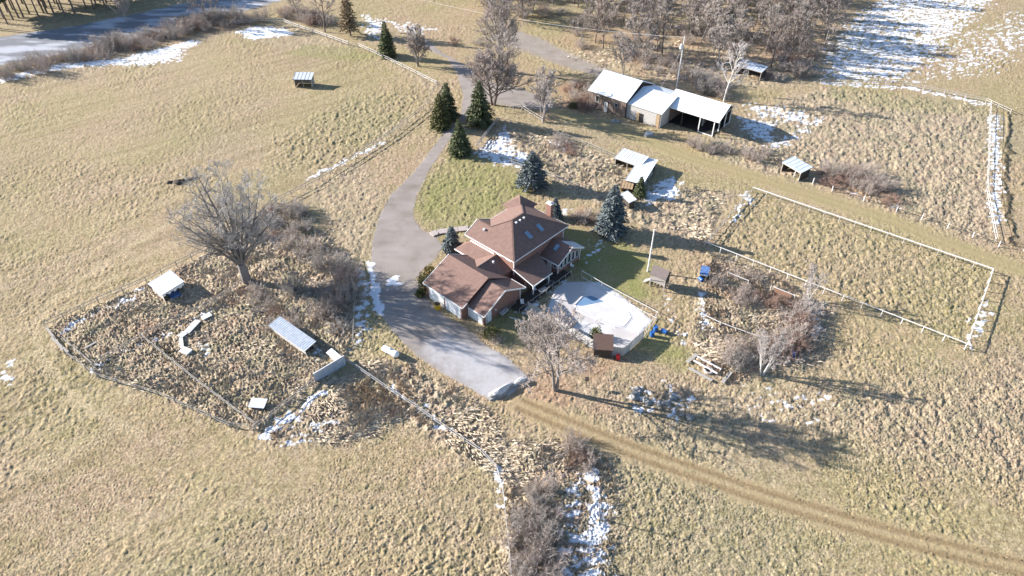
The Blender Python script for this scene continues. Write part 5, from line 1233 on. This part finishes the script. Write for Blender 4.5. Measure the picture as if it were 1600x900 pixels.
# ------------------------------------------------------------------ evergreens
def conifer_meshes(seed, h, w, nm, dens=1.0, bare_base=0.04, droop=0.25, lump=0.9, leaf=0.42, bark='bark_brown'):
    R_ = np.random.default_rng(seed); V = []; Fq = []; seg = []
    seg.append((0,0,-0.2,0,0,h*0.98,max(0.10,h*0.016),0.02))
    z = h*bare_base + 0.15
    while z < h*0.985:
        t = z/h; rad = w*(1-t)**lump*(0.55+0.45*min(1, t/0.12)) + 0.05; n = max(4, int((5+9*(1-t))*dens)); off = R_.uniform(0, 6.28)
        for k in range(n):
            az = off + 2*math.pi*k/n + R_.uniform(-0.25, 0.25); L = rad*R_.uniform(0.58, 1.18); rise = R_.uniform(-0.05, 0.22) - droop*(1-t)
            d = np.array([math.cos(az), math.sin(az), rise]); base = np.array([0, 0, z + R_.uniform(-0.1, 0.1)]); tip = base + d*L
            if L > 0.7 and k % 2 == 0: seg.append((*base, *(base + d*L*0.8), 0.03, 0.01))
            m = max(3, int(L/0.24))
            for j in range(m):
                s_ = (j+0.6)/m; c = base + d*L*s_; c[2] += -0.10*L*s_*s_; sd_ = np.array([-d[1], d[0], 0])
                wdt = leaf*(0.55+0.75*(1-abs(s_-0.55)))*min(1, 0.45+L*0.35)
                for sg in (-1, 1):
                    e = d*R_.uniform(0.5, 1.0) + sd_*sg*R_.uniform(0.5, 1.1) + np.array([0, 0, R_.uniform(-0.55, 0.25)]); e /= np.linalg.norm(e)
                    nrm = np.cross(e, R_.normal(0, 1, 3)); nrm /= np.linalg.norm(nrm)
                    p = c; q = c + e*wdt*1.5; mid = c + e*wdt*0.7; hw = wdt*0.32
                    i0 = len(V); V += [p, mid + nrm*hw, q, mid - nrm*hw]; Fq.append((i0, i0+1, i0+2, i0+3))
        z += max(0.16, 0.30*(h/9)**0.5*(1-0.4*t))
    a = npmesh('trunk', *tubes(seg, 6), M[bark], True); b = npmesh('crown', np.array(V), np.array(Fq), M[nm])
    return a, b
def spruce(px, py, h, w, nm, label, seed, name='spruce_tree', cat='tree', **kw):
    return place_tree(name, conifer_meshes(seed, h, w, nm, **kw), P(px, py), label, cat)
spruce(750,194,10.8,4.1,'spruce_green','dark green spruce standing tallest right of the driveway bend',1)
spruce(689,199,8.6,3.0,'spruce_olive','olive green spruce at the left side of the driveway bend',2)
spruce(700,184,9.0,3.0,'spruce_green','dark spruce just behind the olive one at the driveway bend',3)
spruce(719,240,8.4,3.0,'spruce_green','conical green spruce right of the driveway below the bend',4)
spruce(831,292,8.3,3.7,'spruce_blue','rounded blue spruce on the lawn above the house',5, bare_base=0.12, lump=0.72)
spruce(954,364,10.6,3.4,'spruce_blue','large blue spruce at the corner of the back lawn',6, lump=0.75)
spruce(867,341,4.6,1.5,'spruce_blue','small dark blue spruce beside the brick chimney',7)
spruce(707,391,5.2,1.9,'spruce_blue','small blue spruce in front of the house wall',8, lump=0.75)
spruce(999,306,4.4,1.4,'spruce_green','small spruce in front of the crosswise white shelter',9)
spruce(606,88,10.2,3.0,'spruce_green','dark spruce left of the driveway entrance',10)
spruce(548,56,17,3.6,'larch','thin brown larch at the top corner of the pasture',11, name='larch_tree', dens=0.55, bare_base=0.12)
spruce(1140,50,9,2.6,'spruce_green','dark evergreen among the bare trees of the wood',12, name='cedar_tree')
spruce(1085,42,6,2.0,'spruce_green','small dark evergreen in the wood left of the other',13, name='cedar_tree')
PN = conifer_meshes(20, 19, 3.6, 'pine', bare_base=0.42, lump=0.6, leaf=0.6, dens=0.7)
rng = random.Random(5)
k = 0
for row in range(3):
    for i in range(15):
        px = -30 + i*17 + rng.uniform(-9,9) + row*8; py = 42 - i*2.6 - row*12 + rng.uniform(-6,5)
        place_tree('pine_tree', PN, P(px, py), 'tall pine with bare dark trunk beyond the road', group='pines beyond the road', rz=rng.uniform(0,6.28), s=rng.uniform(0.85,1.1)); k += 1

def leafy_bush(px, py, h, w, nm, label, seed, n=900, leaf=0.22):
    R_ = np.random.default_rng(seed); V = []; F = []
    for k in range(n):
        d = R_.normal(0, 1, 3); d /= np.linalg.norm(d); d[2] = abs(d[2]); rr = (0.45+0.55*R_.uniform(0, 1)**0.5)*(0.82+0.28*math.sin(d[0]*5+seed)*math.sin(d[1]*6+2*seed))
        c = np.array([d[0]*w/2*rr, d[1]*w/2*rr, d[2]*h*rr]); e = d + R_.normal(0, 0.5, 3); e /= np.linalg.norm(e); nn = np.cross(e, R_.normal(0, 1, 3)); nn /= np.linalg.norm(nn)
        s_ = leaf*R_.uniform(0.6, 1.3); i0 = len(V); V += [c, c + e*s_*0.6 + nn*s_*0.3, c + e*s_*1.3, c + e*s_*0.6 - nn*s_*0.3]; F.append((i0, i0+1, i0+2, i0+3))
    seg = [(0,0,-0.1, 0.5*w*0.5*math.cos(a), 0.5*w*0.5*math.sin(a), h*0.6, 0.05, 0.02) for a in (0,1.3,2.6,3.9,5.2)]
    o = empty('evergreen_bush', P(px, py), label, 'bush'); link('stem', npmesh('stem', *tubes(seg, 5), M['bark_brown']), o); link('foliage', npmesh('foliage', np.array(V), np.array(F), M[nm]), o)
leafy_bush(768,524,2.0,3.0,'ever_bush','yellow-green bush at the garage corner',1)
leafy_bush(664,450,2.4,2.4,'ever_bush','dark green bush at the far end of the garage front',2)
leafy_bush(662,438,1.6,2.6,'gold_bush','golden shrub beside the driveway near the garage',3)
leafy_bush(672,424,1.1,2.6,'gold_bush','low golden plants between driveway and small blue spruce',4)
leafy_bush(657,462,1.5,1.6,'ever_bush','small dark bush left of the first garage door',7)
leafy_bush(1121,228,0.9,3.4,'juniper','bright green low juniper below the open barn end',5)
leafy_bush(931,527,2.2,2.2,'ever_bush','olive bush beside the pool shed',6)
leafy_bush(896,167,1.3,3.0,'spruce_green','low dark evergreen left of the barn',8)
leafy_bush(288,36,2.6,5.0,'ever_bush','olive green bush in the roadside hedge',9)
place_shrub(SH[1], P(775,534), 'dry brown shrub in front of the yellow-green garage bush', None, 0, 0.45)

# ------------------------------------------------------------------ tall dry weeds: uncountable, one mass
def weeds():
    R_ = np.random.default_rng(9)
    regs = [(COOP, 15000), ([(1092,440),(1110,390),(1300,480),(1290,560),(1220,600),(1130,600),(1080,560)], 8000),
            ([(560,560),(640,570),(760,640),(810,690),(840,780),(800,960),(780,960),(785,760),(700,690),(560,610)], 7000),
            ([(800,690),(870,690),(960,720),(965,960),(790,960)], 6000), ([(420,690),(500,600),(540,585),(640,650),(560,690),(470,690)], 4500),
            ([(760,232),(780,195),(900,225),(960,250),(1150,300),(1100,380),(1000,350),(900,305),(850,275)], 3500),
            ([(1150,235),(1230,260),(1400,300),(1480,340),(1400,310),(1280,260),(1200,200)], 2500), ([(860,80),(1100,60),(1340,20),(1300,130),(1150,140),(1000,120),(920,110)], 5000)]
    P0 = []
    for px, n in regs:
        poly = [tuple(P(*p)[:2]) for p in px]; xs_ = [p[0] for p in poly]; ys_ = [p[1] for p in poly]
        x = R_.uniform(min(xs_), max(xs_), n*2); y = R_.uniform(min(ys_), max(ys_), n*2); _, ins = dist_poly(x, y, poly, True); P0.append(np.stack([x[ins], y[ins]], 1)[:n])
    Q = np.concatenate(P0); x, y = Q[:, 0], Q[:, 1]
    D = ground_fields(x, y); bad = (D['drive'] > 0.05) | (D['track'] > 0.15) | (D['deck'] > 0.05)
    dens = fbm(x*0.35, y*0.35, 203, 2) > -0.45
    keep = ~bad & dens & (R_.uniform(0, 1, len(x)) < np.clip(0.34*np.maximum(D['tall']**1.5, 0.30*D['tuss'])*(1 + 1.2*fbm(x*0.12, y*0.12, 207, 2)), 0, 1)*(D['snow'] < 0.3)); Q = Q[keep]; x, y = Q[:, 0], Q[:, 1]; n = len(Q)
    ang = 2.2*fbm(x*0.10, y*0.10, 61, 2) + 0.7
    V = []; nb = 3
    allV = []; 
    for k in range(nb):
        a = ang + R_.normal(0, 0.42, n); L = R_.uniform(0.45, 1.05, n); el = R_.uniform(0.06, 0.55, n); wd = R_.uniform(0.03, 0.075, n)
        dx = np.cos(a)*np.cos(el); dy = np.sin(a)*np.cos(el); dz = np.sin(el)
        bx = x + R_.normal(0, 0.18, n); by = y + R_.normal(0, 0.18, n); px_, py_ = -np.sin(a), np.cos(a)
        b0 = np.stack([bx - px_*wd, by - py_*wd, np.full(n, -0.05)], 1); b1 = np.stack([bx + px_*wd, by + py_*wd, np.full(n, -0.05)], 1)
        m = np.stack([bx + dx*L*0.6, by + dy*L*0.6, dz*L*0.75 + 0.12], 1); t = np.stack([bx + dx*L*1.15, by + dy*L*1.15, dz*L*0.85 + 0.10], 1)
        allV.append(np.stack([b0, b1, m + np.stack([px_*wd*0.8, py_*wd*0.8, 0*wd], 1), t], 1))
    A = np.concatenate(allV, 0); F = np.arange(len(A)*4).reshape(-1, 4)
    wm = bpy.data.materials.new('dry_weed'); wm.use_nodes = True; t = wm.node_tree; b = t.nodes['Principled BSDF']; b.inputs['Roughness'].default_value = 0.95
    g = t.nodes.new('ShaderNodeNewGeometry'); nz = t.nodes.new('ShaderNodeTexNoise'); nz.inputs['Scale'].default_value = 0.5; nz.inputs['Detail'].default_value = 5
    r = t.nodes.new('ShaderNodeValToRGB'); e = r.color_ramp.elements; e[0].position = 0.3; e[0].color = (0.33, 0.255, 0.19, 1); e[1].position = 0.7; e[1].color = (0.58, 0.50, 0.385, 1)
    m_ = r.color_ramp.elements.new(0.5); m_.color = (0.48, 0.39, 0.285, 1)
    t.links.new(g.outputs['Position'], nz.inputs['Vector']); t.links.new(nz.outputs['Fac'], r.inputs[0]); t.links.new(r.outputs[0], b.inputs['Base Color'])
    o = bpy.data.objects.new('dry_weeds', npmesh('dry_weeds', A.reshape(-1, 3), F, wm)); COL.objects.link(o)
    tag(o, 'tall lodged dry weeds and grass across the rough ground', 'weeds', kind='stuff')
weeds()
